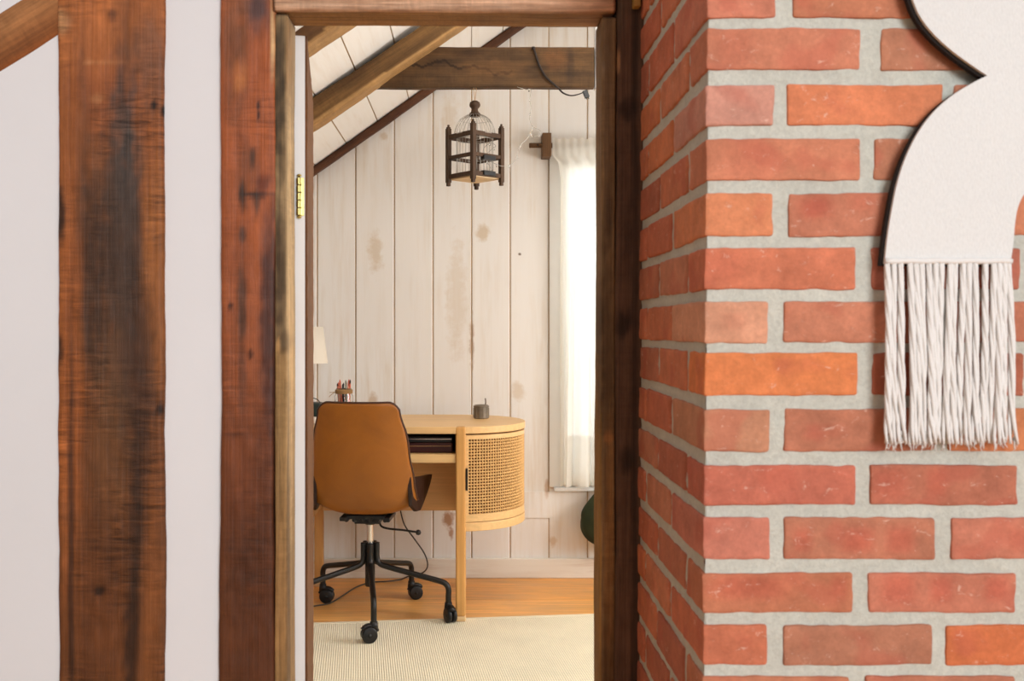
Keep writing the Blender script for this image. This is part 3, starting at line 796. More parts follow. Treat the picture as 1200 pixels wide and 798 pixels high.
x0, x1 = X_(425, YT), X_(696.5, YT)
zt, zb_ = Z_(55, YT), Z_(102.2, YT)
m = frame_of((x0, YT, (zt+zb_)/2), (1, 0, 0), (0, 1, 0))
tb = timber('tie_beam', x1-x0, zt-zb_, .042, M['rafter'], ctb, None, .002, 41, matrix=m, lat=.005, step=.005, corner=.004)
tag(tb, 'horizontal brown tie beam crossing the far room above the birdcage', 'beam')
bm = bmesh.new(); box(bm, x1+.004, x1+.095, YT+.006, YT+.05, zb_-.003, 3.0)
tag(build('trim_4', bm, M['white_paint'], bev=.002), 'white painted hanger board at the right end of the tie beam', 'trim', kind='structure')

# ------------------------------------------------------------------ birdcage
CCX, CCY = .026, 3.60
cage = empty('birdcage', (CCX, CCY, Z_(218, 3.6))); tag(cage, 'dark wood and wire birdcage with domed top hanging from the tie beam', 'birdcage')
z0 = cage.location.z
rc = .0955; a0 = math.radians(-94)
cor = [Vector((rc*math.cos(a0+k*math.pi/2), rc*math.sin(a0+k*math.pi/2), 0)) for k in range(4)]
for c in cor:
    bm = bmesh.new()
    h = .0082
    mx = Matrix.Translation((c.x, c.y, 0)) @ Matrix.Rotation(a0+math.pi/4, 4, 'Z')
    box(bm, -h, h, -h, h, .012, .208, mx=mx); box(bm, -h*.75, h*.75, -h*.75, h*.75, 0, .012, mx=mx); box(bm, -h*.75, h*.75, -h*.75, h*.75, .208, .214, mx=mx); box(bm, -h*.4, h*.4, -h*.4, h*.4, .214, .222, mx=mx)
    build('post', bm, M['dark_wood'], cage, bev=.0015)
for zc, hh in ((.1765, .008), (.101, .0065), (.034, .0075)):
    for k in range(4):
        p, q = cor[k], cor[(k+1) % 4]; d = (q-p).normalized(); L = (q-p).length
        mx = frame_of(p+Vector((0, 0, zc)), d, (0, 0, 1))
        bm = bmesh.new(); box(bm, -.0055, .0055, -hh, hh, .006, L-.006, mx=mx); build('rail', bm, M['dark_wood'], cage, bev=.001)
bm = bmesh.new()
mx = Matrix.Rotation(a0+math.pi/4, 4, 'Z'); s_ = rc/math.sqrt(2)-.004
box(bm, -s_, s_, -s_, s_, .022, .028, mx=mx); build('floor_panel', bm, M['cage_base'], cage)['label'] = 'pale floor panel'
bm = bmesh.new(); rw = .066; zt_ = .172
for k in range(30):
    a = 2*math.pi*k/30; x, y = rw*math.cos(a), rw*math.sin(a)
    tube(bm, [(x, y, .028), (x, y, zt_)], .0008, 5)
for zz in (.172, .166, .1, .04): tube(bm, [(rw*math.cos(2*math.pi*k/36), rw*math.sin(2*math.pi*k/36), zz) for k in range(36)], .0014, 5, closed=True)
build('wire_bars', bm, M['wire'], cage, smooth=True)
bm = bmesh.new(); rd = .074
for k in range(26):
    a = 2*math.pi*k/26
    tube(bm, [(rd*math.cos(a)*math.cos(t)**.85 if t < 1.5 else .012*math.cos(a), rd*math.sin(a)*math.cos(t)**.85 if t < 1.5 else .012*math.sin(a), .182+.077*math.sin(t)) for t in [i*1.52/9 for i in range(10)]], .0009, 5)
tube(bm, [(rd*math.cos(2*math.pi*k/36), rd*math.sin(2*math.pi*k/36), .182) for k in range(36)], .0014, 5, closed=True)
tube(bm, [(.055*math.cos(2*math.pi*k/36), .055*math.sin(2*math.pi*k/36), .238) for k in range(36)], .0008, 5, closed=True)
build('wire_dome', bm, M['wire'], cage, smooth=True)
bm = bmesh.new()
lathe(bm, [(0, .250), (.018, .250), (.02, .256), (.0195, .262), (.014, .266), (.011, .275), (.012, .279), (.0185, .286), (.02, .293), (.0175, .301), (.009, .307), (0, .308)], 20)
build('finial', bm, M['dark_wood'], cage, smooth=True)
bm = bmesh.new()
tube(bm, smooth_path([(0, 0, .306), (-.002, 0, .33), (-.004, .04, .36), (-.004, .085, Z_(103, 3.685)-z0)], 5), .0011, 5); tube(bm, smooth_path([(0, 0, .306), (.003, 0, .33), (.006, .04, .36), (.004, .086, Z_(103, 3.685)-z0)], 5), .0011, 5)
build('hanging_cord', bm, M['twine'], cage)
for zz in (.093, .038):
    p, q = cor[0], cor[1]; d = (q-p).normalized(); mid = p+d*(.07)+Vector((0, 0, zz)); inn = Vector((-d.y, d.x, 0))
    mx = frame_of(mid, d, (0, 0, 1)); bm = bmesh.new(); box(bm, -.012, .012, -.008, .008, -.028, .028, mx=mx)
    build('feeder', bm, M['black_plastic'], cage, bev=.002)

# ------------------------------------------------------------------ cords and fairy lights
YC = 3.672
bm = bmesh.new()
P = smooth_path([at(px, py, YC) for px, py in ((625.5, 56.5), (628, 65), (633, 79), (640.5, 91), (650, 99.5), (654.5, 103.5), (660, 109), (669, 112), (678, 110.5), (684, 108))], 5)
cen = at(640, 90, YC)
rr = [.0042*(1-.62*max(0, (i/len(P)-.45)/.55)) for i in range(len(P))]
tube(bm, P, rr, 8)
lathe(bm, [(0, -.006), (.006, -.005), (.008, 0), (.006, .005), (0, .006)], 12, at(625, 56.5, YC-.002))
cord = build('plug_lead', bm, M['cord_dark'], None, smooth=True); tag(cord, 'dark brown lead drooping off the tie beam to a small plug', 'cord')
bm = bmesh.new(); mx = Matrix.Translation(at(686.5, 110, YC)) @ Matrix.Rotation(math.radians(-22), 4, 'Y')
box(bm, -.0085, .0085, -.008, .008, -.015, .013, mx=mx); box(bm, -.005, -.002, -.002, .002, -.022, -.015, mx=mx); box(bm, .002, .005, -.002, .002, -.022, -.015, mx=mx)
build('plug', bm, M['black_plastic'], cord, bev=.002)
bm = bmesh.new()
base = [at(px, py, Y) for px, py, Y in ((606, 101.8, 3.672), (616, 105, 3.67), (622.5, 105, 3.67), (621, 116, 3.66), (622.5, 127, 3.66), (620.5, 138, 3.65), (624, 148, 3.64), (633, 153, 3.64), (630, 160, 3.64), (623, 158, 3.64), (624, 151, 3.64), (618, 162, 3.62), (610, 170, 3.6), (607, 178, 3.6), (605, 187, 3.59), (597, 193.5, 3.57), (587, 194.5, 3.56), (577, 190, 3.56), (568, 184, 3.6), (575, 176, 3.6), (581, 171, 3.59), (574, 168, 3.6), (566, 178, 3.61), (577, 200, 3.58))]
P = smooth_path(base, 6)
tube(bm, P, .0010, 6)
fl = build('fairy_light_string', bm, M['cord_clear'], None, smooth=True); tag(fl, 'clear string of tiny fairy lights trailing from the tie beam into the birdcage', 'string lights')
for i in range(9, len(P), 9):
    bm = bmesh.new(); p = P[i]
    lathe(bm, [(0, -.006), (.003, -.004), (.0036, 0), (.002, .005), (0, .007)], 10, p+Vector((0, 0, -.004)))
    build('bulb', bm, M['glass'], fl, smooth=True)

# ------------------------------------------------------------------ curtain, rod, bracket
YR = 4.53
rod = empty('curtain_rod', at(640, 170.5, YR)); tag(rod, 'brown wooden curtain rod end in a block bracket beside the window', 'curtain rod')
o0 = rod.location
s_ = F/YR
bm = bmesh.new(); tube(bm, [(-20/s_, 0, 0), (-19.5/s_, 0, 0), (120/s_, 0, 0), (230/s_, 0, 0)], [.0095, .0115, .0115, .0115], 14); 
build('pole', bm, M['bracket_wood'], rod, smooth=True)
bm = bmesh.new(); box(bm, -5/s_, 5.5/s_, -.032, YW-.012-YR, -14/s_, 13.5/s_)
build('bracket', bm, M['bracket_wood'], rod, bev=.003)
bm = bmesh.new(); box(bm, 225/s_, 236/s_, -.032, YW-.012-YR, -14/s_, 13.5/s_)
build('bracket', bm, M['bracket_wood'], rod, bev=.003)
bm = bmesh.new(); tube(bm, [(-10/s_, -.012, 0), (-10/s_, -.0135, 0)], .004, 10); build('peg_hole', bm, M['black_plastic'], rod)

bm = bmesh.new()
cx0, cx1 = X_(647, YR), X_(853, YR); zt = Z_(163, YR); zb = Z_(570, YR)
NX, NZ = 190, 60
ztop = zt
grid = []
for j in range(NZ+1):
    tz = j/NZ; z = zt+(zb-zt)*tz; row = []
    py = CY-(z-CH)*s_
    for i in range(NX+1):
        t = i/NX; x = cx0+(cx1-cx0)*t
        ph = t*2*math.pi*11+.5*math.sin(t*9)
        amp = .010+.012*min(1, tz*1.6)
        y = YR-.0+amp*math.sin(ph)+.006*math.sin(ph*2.3+tz*2)*tz
        dx = .012*math.sin(ph*.5+1.5*tz)*tz
        if py > 190: dx += (.022+.0*tz)*(1-t)**3
        dx += .018*(1-t)*max(0, min(1, (py-180)/30))*(1-tz*.8)
        if py < 187:   # header pocket wraps the rod
            y = YR-.014+.004*math.sin(ph*2)
        zz = z + (.004*math.sin(ph*1.7) if j == 0 else 0)
        row.append(bm.verts.new((x+dx, y-.004, zz)))
    grid.append(row)
for j in range(NZ):
    for i in range(NX): bm.faces.new((grid[j][i], grid[j][i+1], grid[j+1][i+1], grid[j+1][i]))
cur = build('curtain', bm, M['sheer'], None, smooth=True); tag(cur, 'sheer white curtain glowing in front of the far window', 'curtain')

# ------------------------------------------------------------------ rug
a, b = Vector((X_(365, 3.865), 3.865, 0)), Vector((X_(693, 3.985), 3.985, 0))
d = (b-a).normalized(); n = Vector((d.y, -d.x, 0)); th = math.atan2(d.y, d.x)
rc_ = a-d*.75
rug = empty('area_rug', rc_, th); tag(rug, 'cream ribbed rug on the floor in front of the desk', 'rug')
W_, H_ = 2.3, 1.78
bm = bmesh.new(); box(bm, .022, W_-.022, -H_+.022, -.022, 0.0, .004); build('weave', bm, M['rug'], rug)
bm = bmesh.new()
for q in ((0, W_, -.0225, 0), (0, W_, -H_, -H_+.0225), (0, .0225, -H_+.0225, -.0225), (W_-.0225, W_, -H_+.0225, -.0225)): box(bm, q[0], q[1], q[2], q[3], 0, .0052)
build('binding', bm, M['rug_edge'], rug, bev=.001)

# ------------------------------------------------------------------ desk
DXC = -.343; LEGX = .316; DY0, DY1 = 3.88, 4.45; DZ = .76; RD = (DY1-DY0)/2; DYC = (DY0+DY1)/2; DXE = .298
desk = empty('writing_desk', (DXC, DYC, 0)); tag(desk, 'light oak desk with rounded cane-fronted end cabinets against the far wall', 'desk')
def stadium(e, r, n=28):
    P = [(e+r*math.sin(t), -r*math.cos(t)) for t in [math.pi*i/n for i in range(n+1)]]
    return P+[(-x, -y) for x, y in P]
def prism(bm, pts, z0, z1):
    a = [bm.verts.new((x, y, z0)) for x, y in pts]; b = [bm.verts.new((x, y, z1)) for x, y in pts]
    bm.faces.new(a[::-1]); bm.faces.new(b)
    for i in range(len(a)): bm.faces.new((a[i], a[(i+1) % len(a)], b[(i+1) % len(a)], b[i]))
bm = bmesh.new(); prism(bm, stadium(DXE, RD), DZ-.027, DZ)
build('desk_top', bm, M['oak'], desk, bev=.003)
for sx in (1, -1):
    for sy in (1, -1):
        bm = bmesh.new(); cx, cy = sx*LEGX, sy*(RD-.017)
        box(bm, cx-.0195, cx+.0195, cy-.0195, cy+.0195, .024, DZ+(.0015 if sy < 0 else -.028))
        lg = build('leg', bm, M['oak_up'], desk, bev=.007, seg=3)
        bm = bmesh.new(); box(bm, cx-.0205, cx+.0205, cy-.0205, cy+.0205, .004 if sy < 0 else 0, .0245)
        build('foot', bm, M['oak_pale'], lg, bev=.006, seg=3)['label'] = 'paler foot'
zs0, zs1 = Z_(542, DY0+.02), Z_(532, DY0+.02)
bm = bmesh.new(); box(bm, -LEGX+.0195, LEGX-.0195, -RD+.006, RD-.03, zs0, zs1); build('shelf', bm, M['oak'], desk, bev=.002)
bm = bmesh.new(); box(bm, -LEGX+.0195, LEGX-.0195, RD-.038, RD-.02, Z_(598, DY1-.03), DZ-.027); build('back_panel', bm, M['oak'], desk, bev=.002)
for sx in (1, -1):
    bm = bmesh.new(); box(bm, sx*(LEGX-.008)-.008, sx*(LEGX-.008)+.008, -RD+.035, RD-.04, zs0-.002, DZ-.027)
    build('shelf_side', bm, M['oak'], desk)
CZ0, CZ1 = .352, DZ-.0275
for sx in (1, -1):
    # cabinet body: floor and inner wall
    def half(r, n=36, e=.0): return [(sx*(DXE+.004+r*math.sin(t)), -r*math.cos(t)) for t in [math.pi*i/n for i in range(n+1)]]
    bm = bmesh.new(); prism(bm, half(RD-.006), CZ0, CZ0+.034); box(bm, sx*(DXE+.006)-.006, sx*(DXE+.006)+.006, -RD+.03, RD-.03, CZ0+.034, CZ1)
    cab = build('cabinet', bm, M['oak'], desk, bev=.003)
    # lining behind the cane
    def wall(bm, r, a0, a1, z0, z1, n, t):
        ring = []
        for i in range(n+1):
            a = a0+(a1-a0)*i/n
            ring.append([bm.verts.new((sx*(DXE+.004+q*math.sin(a)), -q*math.cos(a), z)) for q, z in ((r, z0), (r, z1), (r-t, z1), (r-t, z0))])
        for p, q in zip(ring, ring[1:]):
            for k in range(4): bm.faces.new((p[k], q[k], q[(k+1) % 4], p[(k+1) % 4]))
        bm.faces.new(ring[0]); bm.faces.new(ring[-1][::-1])
    A0, A1 = .06, math.pi-.06
    bm = bmesh.new(); wall(bm, RD-.026, A0, A1, CZ0+.034, CZ1, 40, .006); build('lining', bm, M['cane_back'], cab, smooth=False)['label'] = 'brown lining'
    bm = bmesh.new(); RO = RD-.008; zd0, zd1 = CZ0+.0365, CZ1-.0055; fb, fs = .030, .024
    AM = 1.58
    for (a0_, a1_) in ((A0, AM-.004), (AM+.004, A1)):
        wall(bm, RO, a0_, a1_, zd0, zd0+fb, 24, .014); wall(bm, RO, a0_, a1_, zd1-.017, zd1, 24, .014)
        wall(bm, RO, a0_, a0_+.105, zd0+fb, zd1-.017, 5, .014); wall(bm, RO, a1_-.085, a1_, zd0+fb, zd1-.017, 5, .014)
    dr = build('door', bm, M['oak'], cab)
    # woven cane: round strands over and under, with open holes
    bm = bmesh.new(); cell = .0118
    zc0, zc1 = zd0+fb-.003, zd1-.015
    for (a0_, a1_) in ((A0+.1, AM-.08), (AM+.08, A1-.1)):
        nc = int((a1_-a0_)*RO/cell); nr = int((zc1-zc0)/cell)
        for i in range(nc+1):
            a = a0_+(a1_-a0_)*i/nc
            P = []
            for j in range(nr*2+1):
                z = zc0+(zc1-zc0)*j/(nr*2); q = RO-.005+.0012*math.cos(math.pi*(j*.5+i))
                P.append((sx*(DXE+.004+q*math.sin(a)), -q*math.cos(a), z))
            tube(bm, P, .0027, 5, cap=False)
        for j in range(nr+1):
            z = zc0+(zc1-zc0)*j/nr; P = []
            for i in range(nc*2+1):
                a = a0_+(a1_-a0_)*i/(nc*2); q = RO-.005-.0012*math.cos(math.pi*(i*.5+j))
                P.append((sx*(DXE+.004+q*math.sin(a)), -q*math.cos(a), z))
            tube(bm, P, .0027, 5, cap=False)
    build('cane_panel', bm, M['cane'], cab, smooth=True, normals=False)['label'] = 'woven cane panel'
    bm = bmesh.new(); xh = sx*(LEGX+.0235)
    box(bm, xh-.004, xh+.004, -RD-.002, -RD+.016, Z_(575, DY0), Z_(549, DY0)); build('handle', bm, M['black_metal'], cab, bev=.002)['label'] = 'black finger pull'

# things in the desk shelf
def rbox(name, x0, x1, y0, y1, z0, z1, mat, parent=None, bev=.003):
    c = Vector(((x0+x1)/2, (y0+y1)/2, z0)); bm = bmesh.new()
    if parent is None: box(bm, x0-c.x, x1-c.x, y0-c.y, y1-c.y, 0, z1-z0); return build(name, bm, mat, None, loc=c, bev=bev)
    pl = parent.location; box(bm, x0-pl.x, x1-pl.x, y0-pl.y, y1-pl.y, z0-pl.z, z1-pl.z); return build(name, bm, mat, parent, bev=bev)
sh = zs1
o = rbox('document_case', -.36, -.058, 3.93, 4.33, sh, sh+.042, M['maroon'], bev=.006); tag(o, 'dark maroon leather case lying under the laptop on the desk shelf', 'case')
rbox('seam', -.35, -.065, 3.9275, 3.931, sh+.0265, sh+.0285, M['twine'], o, bev=0)['label'] = 'pale stitched seam'
o = rbox('laptop', -.37, -.062, 3.925, 4.17, sh+.0425, sh+.064, M['black_plastic'], bev=.003); tag(o, 'closed black laptop with silver rim on top of the maroon case', 'laptop')
rbox('rim', -.369, -.063, 3.9235, 4.16, sh+.0535, sh+.0575, M['silver'], o, bev=.001)
o = rbox('storage_box', -.63, -.53, 3.94, 4.3, sh, sh+.070, M['black_plastic'], bev=.004); tag(o, 'black box at the left end of the desk shelf', 'box')
rbox('lid', -.632, -.528, 3.938, 4.302, sh+.054, sh+.0702, M['black_plastic'], o, bev=.003)

# pot with lid
pot = empty('lidded_pot', (X_(564, 4.26), 4.26, DZ)); tag(pot, 'small grey pot with lid and thin upright stem on the desk', 'pot')
bm = bmesh.new(); lathe(bm, [(0, 0), (.030, 0), (.0325, .003), (.0325, .046), (.031, .049), (0, .049)], 28)
for k in range(14): 
    a = 2*math.pi*k/14; tube(bm, [(.0325*math.cos(a), .0325*math.sin(a), .004), (.0325*math.cos(a), .0325*math.sin(a), .045)], .0016, 5)
build('body', bm, M['grey_pot'], pot, smooth=False)
bm = bmesh.new(); lathe(bm, [(0, .049), (.0335, .049), (.0335, .053), (.028, .058), (.006, .060), (0, .060)], 28); build('lid', bm, M['grey_pot'], pot, smooth=True)
bm = bmesh.new(); tube(bm, smooth_path([(.018, 0, .058), (.019, 0, .072), (.017, 0, .086)], 4), .0032, 8); build('stem', bm, M['grey_pot'], pot, smooth=True)

# jar of pencils
jar = empty('pencil_jar', (X_(403, 4.26), 4.26, DZ)); tag(jar, 'glass jar with twine round its neck, holding coloured pencils on the desk', 'jar')
bm = bmesh.new(); lathe(bm, [(0, 0), (.036, 0), (.04, .006), (.04, .095), (.034, .112), (.033, .128), (.030, .128), (.031, .112), (.037, .094), (.037, .008), (0, .006)], 28)
build('glass', bm, M['glass'], jar, smooth=True)
bm = bmesh.new()
for i in range(4): lathe(bm, [(.034, -.003), (.039, 0), (.034, .003)], 24, (0, 0, .108+i*.0042))
tube(bm, smooth_path([(-.036, -.016, .113), (-.046, -.02, .106), (-.056, -.018, .098), (-.06, -.02, .092)], 4), .0014, 6); tube(bm, smooth_path([(-.036, -.016, .113), (-.05, -.022, .112), (-.058, -.02, .112)], 4), .0014, 6)
build('twine', bm, M['twine'], jar)
for i in range(13):
    a = 2*math.pi*i/13+.3; mi = [2, 0, 1, 2, 3, 0, 2, 1, 0, 2, 3, 1, 0][i]
    r0, r1 = .019, .027
    p = Vector((X_(403, 4.26)+r0*math.cos(a+.5), 4.26+r0*math.sin(a+.5), DZ+.009)); q = Vector((X_(403, 4.26)+r1*math.cos(a), 4.26+r1*math.sin(a), DZ+.128+R.uniform(.006, .032)))
    dd = q-p
    bm = bmesh.new(); tube(bm, [Vector(), dd*.86, dd], .0036, 6); tube(bm, [dd*1.001, dd*1.05], [.0034, .0006], 6)
    pc = build('pencil', bm, PENS[mi], None, loc=p)
    lab = ['red-orange pencil standing in the glass jar on the desk', 'salmon pink pencil standing in the glass jar on the desk', 'black pencil standing in the glass jar on the desk', 'grey-green pencil standing in the glass jar on the desk'][mi]
    tag(pc, lab, 'pencil', ['red pencils in the jar', 'salmon pencils in the jar', 'black pencils in the jar', 'grey pencils in the jar'][mi])

# lamp, white box and green box at the left end of the desk
YLm = 4.22
lamp = empty('table_lamp', (X_(352, YLm), YLm, DZ)); tag(lamp, 'table lamp with a cream cone shade at the left end of the desk', 'lamp')
zsb, zst = Z_(425.5, YLm)-DZ, Z_(383, YLm)-DZ
bm = bmesh.new()
rb, rt = 32/F*YLm, 26.5/F*YLm
lathe(bm, [(rb, zsb), (rt, zst), (rt-.002, zst), (rb-.002, zsb), (rb, zsb)][:4], 40)
bm.faces.ensure_lookup_table()
for f in [f for f in bm.faces if len(f.verts) > 4]: bm.faces.remove(f)
build('lamp_shade', bm, M['shade'], lamp, smooth=True)
bm = bmesh.new(); lathe(bm, [(0, 0), (.06, 0), (.06, .012), (.012, .02), (.008, .05), (.008, zsb+.03), (.014, zsb+.035), (.014, zsb+.07), (0, zsb+.07)], 24); build('base', bm, M['black_metal'], lamp, smooth=True)
for zz in (zst-.01,):
    bm = bmesh.new()
    for k in range(3):
        a = k*2.094; tube(bm, [(.012*math.cos(a), .012*math.sin(a), zsb+.06), (rt*math.cos(a)*.98, rt*math.sin(a)*.98, zz)], .0015, 6)
    build('shade_spokes', bm, M['black_metal'], lamp)
YX = 4.02
o = rbox('white_box', X_(330, YX), X_(372.5, YX), YX-.06, YX+.10, DZ, DZ+.03, M['white_card'], bev=.003); tag(o, 'flat white box under the dark green box on the desk', 'box')
rbox('lid_gap', X_(329.8, YX), X_(372.7, YX), YX-.0605, YX+.1005, DZ+.0035, DZ+.0055, M['cord_grey'], o, bev=0)
gz = DZ+.0303
o = rbox('green_box', X_(345, YX), X_(376.5, YX), YX-.03, YX+.05, gz, gz+.055, M['green_box'], bev=.006); tag(o, 'small dark green box with a thin black cord loop beside the pencil jar', 'box')
bm = bmesh.new(); P = smooth_path([(.0, 0, .054), (.018, -.01, .072), (.042, -.02, .066), (.054, -.03, .048), (.058, -.03, .02), (.062, -.03, .0)], 6); tube(bm, [Vector(p) for p in P], .0018, 6); build('cord_loop', bm, M['cord_dark'], o, smooth=True)

# flex hanging from the desk to the floor
bm = bmesh.new()
P = smooth_path([at(px, py, Y) for px, py, Y in ((469, 597, 4.38), (474, 615, 4.38), (486, 632, 4.38), (497, 648, 4.38), (501, 660, 4.38), (499, 668, 4.40), (491, 673, 4.45), (478, 675.5, 4.52))], 6)
P += smooth_path([Vector((X_(px, Y), Y, .0045)) for px, Y in ((470, 4.53), (455, 4.50), (436, 4.48), (418, 4.40), (400, 4.24), (390, 4.16), (380, 4.12), (340, 4.05))], 5)
tube(bm, P, .0032, 7)
tag(build('power_flex', bm, M['cord_grey'], None, smooth=True), 'thin grey flex dropping from under the desk and trailing over the floor', 'cord')

# ------------------------------------------------------------------ office chair
ch = empty('swivel_chair', (-.385, 3.94, 0), math.radians(-4.5)); tag(ch, 'tan leather bucket swivel chair on black castors, facing the desk', 'chair')
prof = smooth_path([(.205, .452, 0), (.12, .440, 0), (.0, .432, 0), (-.09, .432, 0), (-.150, .452, 0), (-.190, .505, 0), (-.212, .58, 0), (-.232, .68, 0), (-.252, .78, 0), (-.266, .868, 0)], 5)
NP = len(prof)-1
def interp(tab, s):
    for (a, va), (b, vb) in zip(tab, tab[1:]):
        if s <= b: 
            t = (s-a)/(b-a); t = t*t*(3-2*t); return va+(vb-va)*t
    return tab[-1][1]
lens = [0]
for p, q in zip(prof, prof[1:]): lens.append(lens[-1]+(q-p).length)
LT = lens[-1]
Wt = [(0, .190), (.16, .194), (.30, .198), (.42, .203), (.5, .201), (.6, .195), (.75, .181), (1.0, .156)]
Ht = [(0, .028), (.2, .05), (.44, .055), (.6, .050), (.8, .034), (1.0, .024)]
NT = 26
def shell_pt(i, t, off):
    s = lens[i]/LT
    p = prof[i]; q = prof[min(i+1, NP)]-prof[max(i-1, 0)]; q.normalize()
    # inward normal (up on the seat, forward on the back)
    nn = Vector((-q.y, q.x))
    if nn.x*.5+nn.y*.86 < 0: nn = -nn
    w = interp(Wt, s); h = interp(Ht, s)
    # round the corners at both ends
    ce = .09
    def end_round(dist): 
        if dist >= ce: return 1.0
        return 1.0
    x = w*t
    hh = h*(abs(t)**(4.2-1.6*min(1, s/.5)))
    y = p.x+nn.x*(hh+off); z = p.y+nn.y*(hh+off)
    # rounded top corners: pull the ends down along the profile
    if s > .86:
        k = (s-.86)/.14; z -= (.030*(max(0, abs(t)-.72)/.28)**2)*k; 
        x *= 1-.03*k*(abs(t)**8)
    if s < .14:
        k = (.14-s)/.14; y -= .05*(max(0, abs(t)-.5)/.5)**2*k
    x *= 1-off*.8
    return Vector((x, y, z))
def shell(bm, off0, off1, tl=1.0, i0=0, i1=None):
    i1 = NP if i1 is None else i1
    A = [[bm.verts.new(shell_pt(i, -tl+2*tl*k/NT, off0)) for k in range(NT+1)] for i in range(i0, i1+1)]
    B = [[bm.verts.new(shell_pt(i, -tl+2*tl*k/NT, off1)) for k in range(NT+1)] for i in range(i0, i1+1)]
    n = i1-i0
    for i in range(n):
        for k in range(NT):
            bm.faces.new((A[i][k], A[i][k+1], A[i+1][k+1], A[i+1][k])); bm.faces.new((B[i][k], B[i+1][k], B[i+1][k+1], B[i][k+1]))
    for k in range(NT):
        bm.faces.new((A[0][k], B[0][k], B[0][k+1], A[0][k+1])); bm.faces.new((A[n][k], A[n][k+1], B[n][k+1], B[n][k]))
    for i in range(n):
        bm.faces.new((A[i][0], A[i+1][0], B[i+1][0], B[i][0])); bm.faces.new((A[i][NT], B[i][NT], B[i+1][NT], A[i+1][NT]))
bm = bmesh.new(); shell(bm, -.006, .008); sh_ = build('seat_shell', bm, M['leather'], ch, smooth=True)
sh_.data.materials.append(M['leather_dark'])
for p_ in sh_.data.polygons:
    if p_.center.y > -.075 and p_.center.z < .60: p_.material_index = 1
sd = sh_.modifiers.new('s', 'SUBSURF'); sd.levels = 1; sd.render_levels = 1
bm = bmesh.new(); shell(bm, .0075, .018, .975); o = build('seat_pad', bm, M['leather_dark'], ch, smooth=True); o['label'] = 'dark brown inner padding'
for sx in (1, -1):   # dark flared side of the seat
    prf = [(-.165, .475, .184), (-.172, .53, .184), (-.176, .585, .180), (-.10, .574, .190), (.03, .560, .205), (.12, .552, .216), (.172, .546, .221), (.166, .535, .220), (.14, .508, .216), (.10, .484, .211), (.03, .458, .206), (-.06, .440, .203), (-.12, .446, .196)]
    bm = bmesh.new()
    A = [bm.verts.new((sx*(x+.006), y, z)) for y, z, x in prf]; B = [bm.verts.new((sx*(x-.008), y, z)) for y, z, x in prf]
    bm.faces.new(A); bm.faces.new(B[::-1])
    for q in range(len(A)): bm.faces.new((A[q], B[q], B[(q+1) % len(A)], A[(q+1) % len(A)]))
    bmesh.ops.triangulate(bm, faces=[f for f in bm.faces if len(f.verts) > 4])
    build('seat_side', bm, M['leather_dark'], ch, bev=.003)['label'] = 'dark leather side of the seat'
bm = bmesh.new()
loop = [shell_pt(i, -1, .001) for i in range(NP+1)]+[shell_pt(NP, -1+2*k/NT, .001) for k in range(1, NT)]+[shell_pt(i, 1, .001) for i in range(NP, -1, -1)]+[shell_pt(0, 1-2*k/NT, .001) for k in range(1, NT)]
tube(bm, loop, .0052, 8, closed=True); build('piping', bm, M['piping'], ch, smooth=True)['label'] = 'dark piping round the shell'
bm = bmesh.new(); box(bm, -.075, .075, -.10, .10, .408, .424); box(bm, -.05, .05, -.07, .07, .385, .41); box(bm, -.10, -.07, -.11, .05, .402, .418); box(bm, .07, .095, -.11, .05, .40, .418)
for k in range(6): tube(bm, [(-.075+.03*k, -.1, .405), (-.075+.03*k, .1, .405)], .009, 8)
build('tilt_mechanism', bm, M['black_plastic'], ch, bev=.004)
bm = bmesh.new(); lathe(bm, [(0, .37), (.017, .37), (.019, .376), (.019, .392), (0, .392)], 20); lathe(bm, [(0, .25), (.0135, .25), (.0135, .372), (0, .372)], 20)
build('gas_lift', bm, M['chrome'], ch, smooth=False)['label'] = 'chrome gas lift'
bm = bmesh.new(); lathe(bm, [(0, .128), (.018, .128), (.0195, .132), (.0195, .296), (.017, .30), (0, .30)], 22); lathe(bm, [(0, .372), (.0195, .372), (.0195, .39), (0, .39)], 20)
build('hub', bm, M['black_metal'], ch, smooth=False)
bm = bmesh.new(); P = smooth_path([(.045, -.04, .395), (.052, -.05, .375), (.08, -.055, .366), (.14, -.06, .362), (.195, -.065, .356)], 5)
tube(bm, P, .0042, 8); lathe(bm, [(0, -.0115), (.008, -.008), (.0115, 0), (.008, .008), (0, .0115)], 14, (.2, -.065, .355)); build('lever', bm, M['black_metal'], ch, smooth=True)
RL = .315
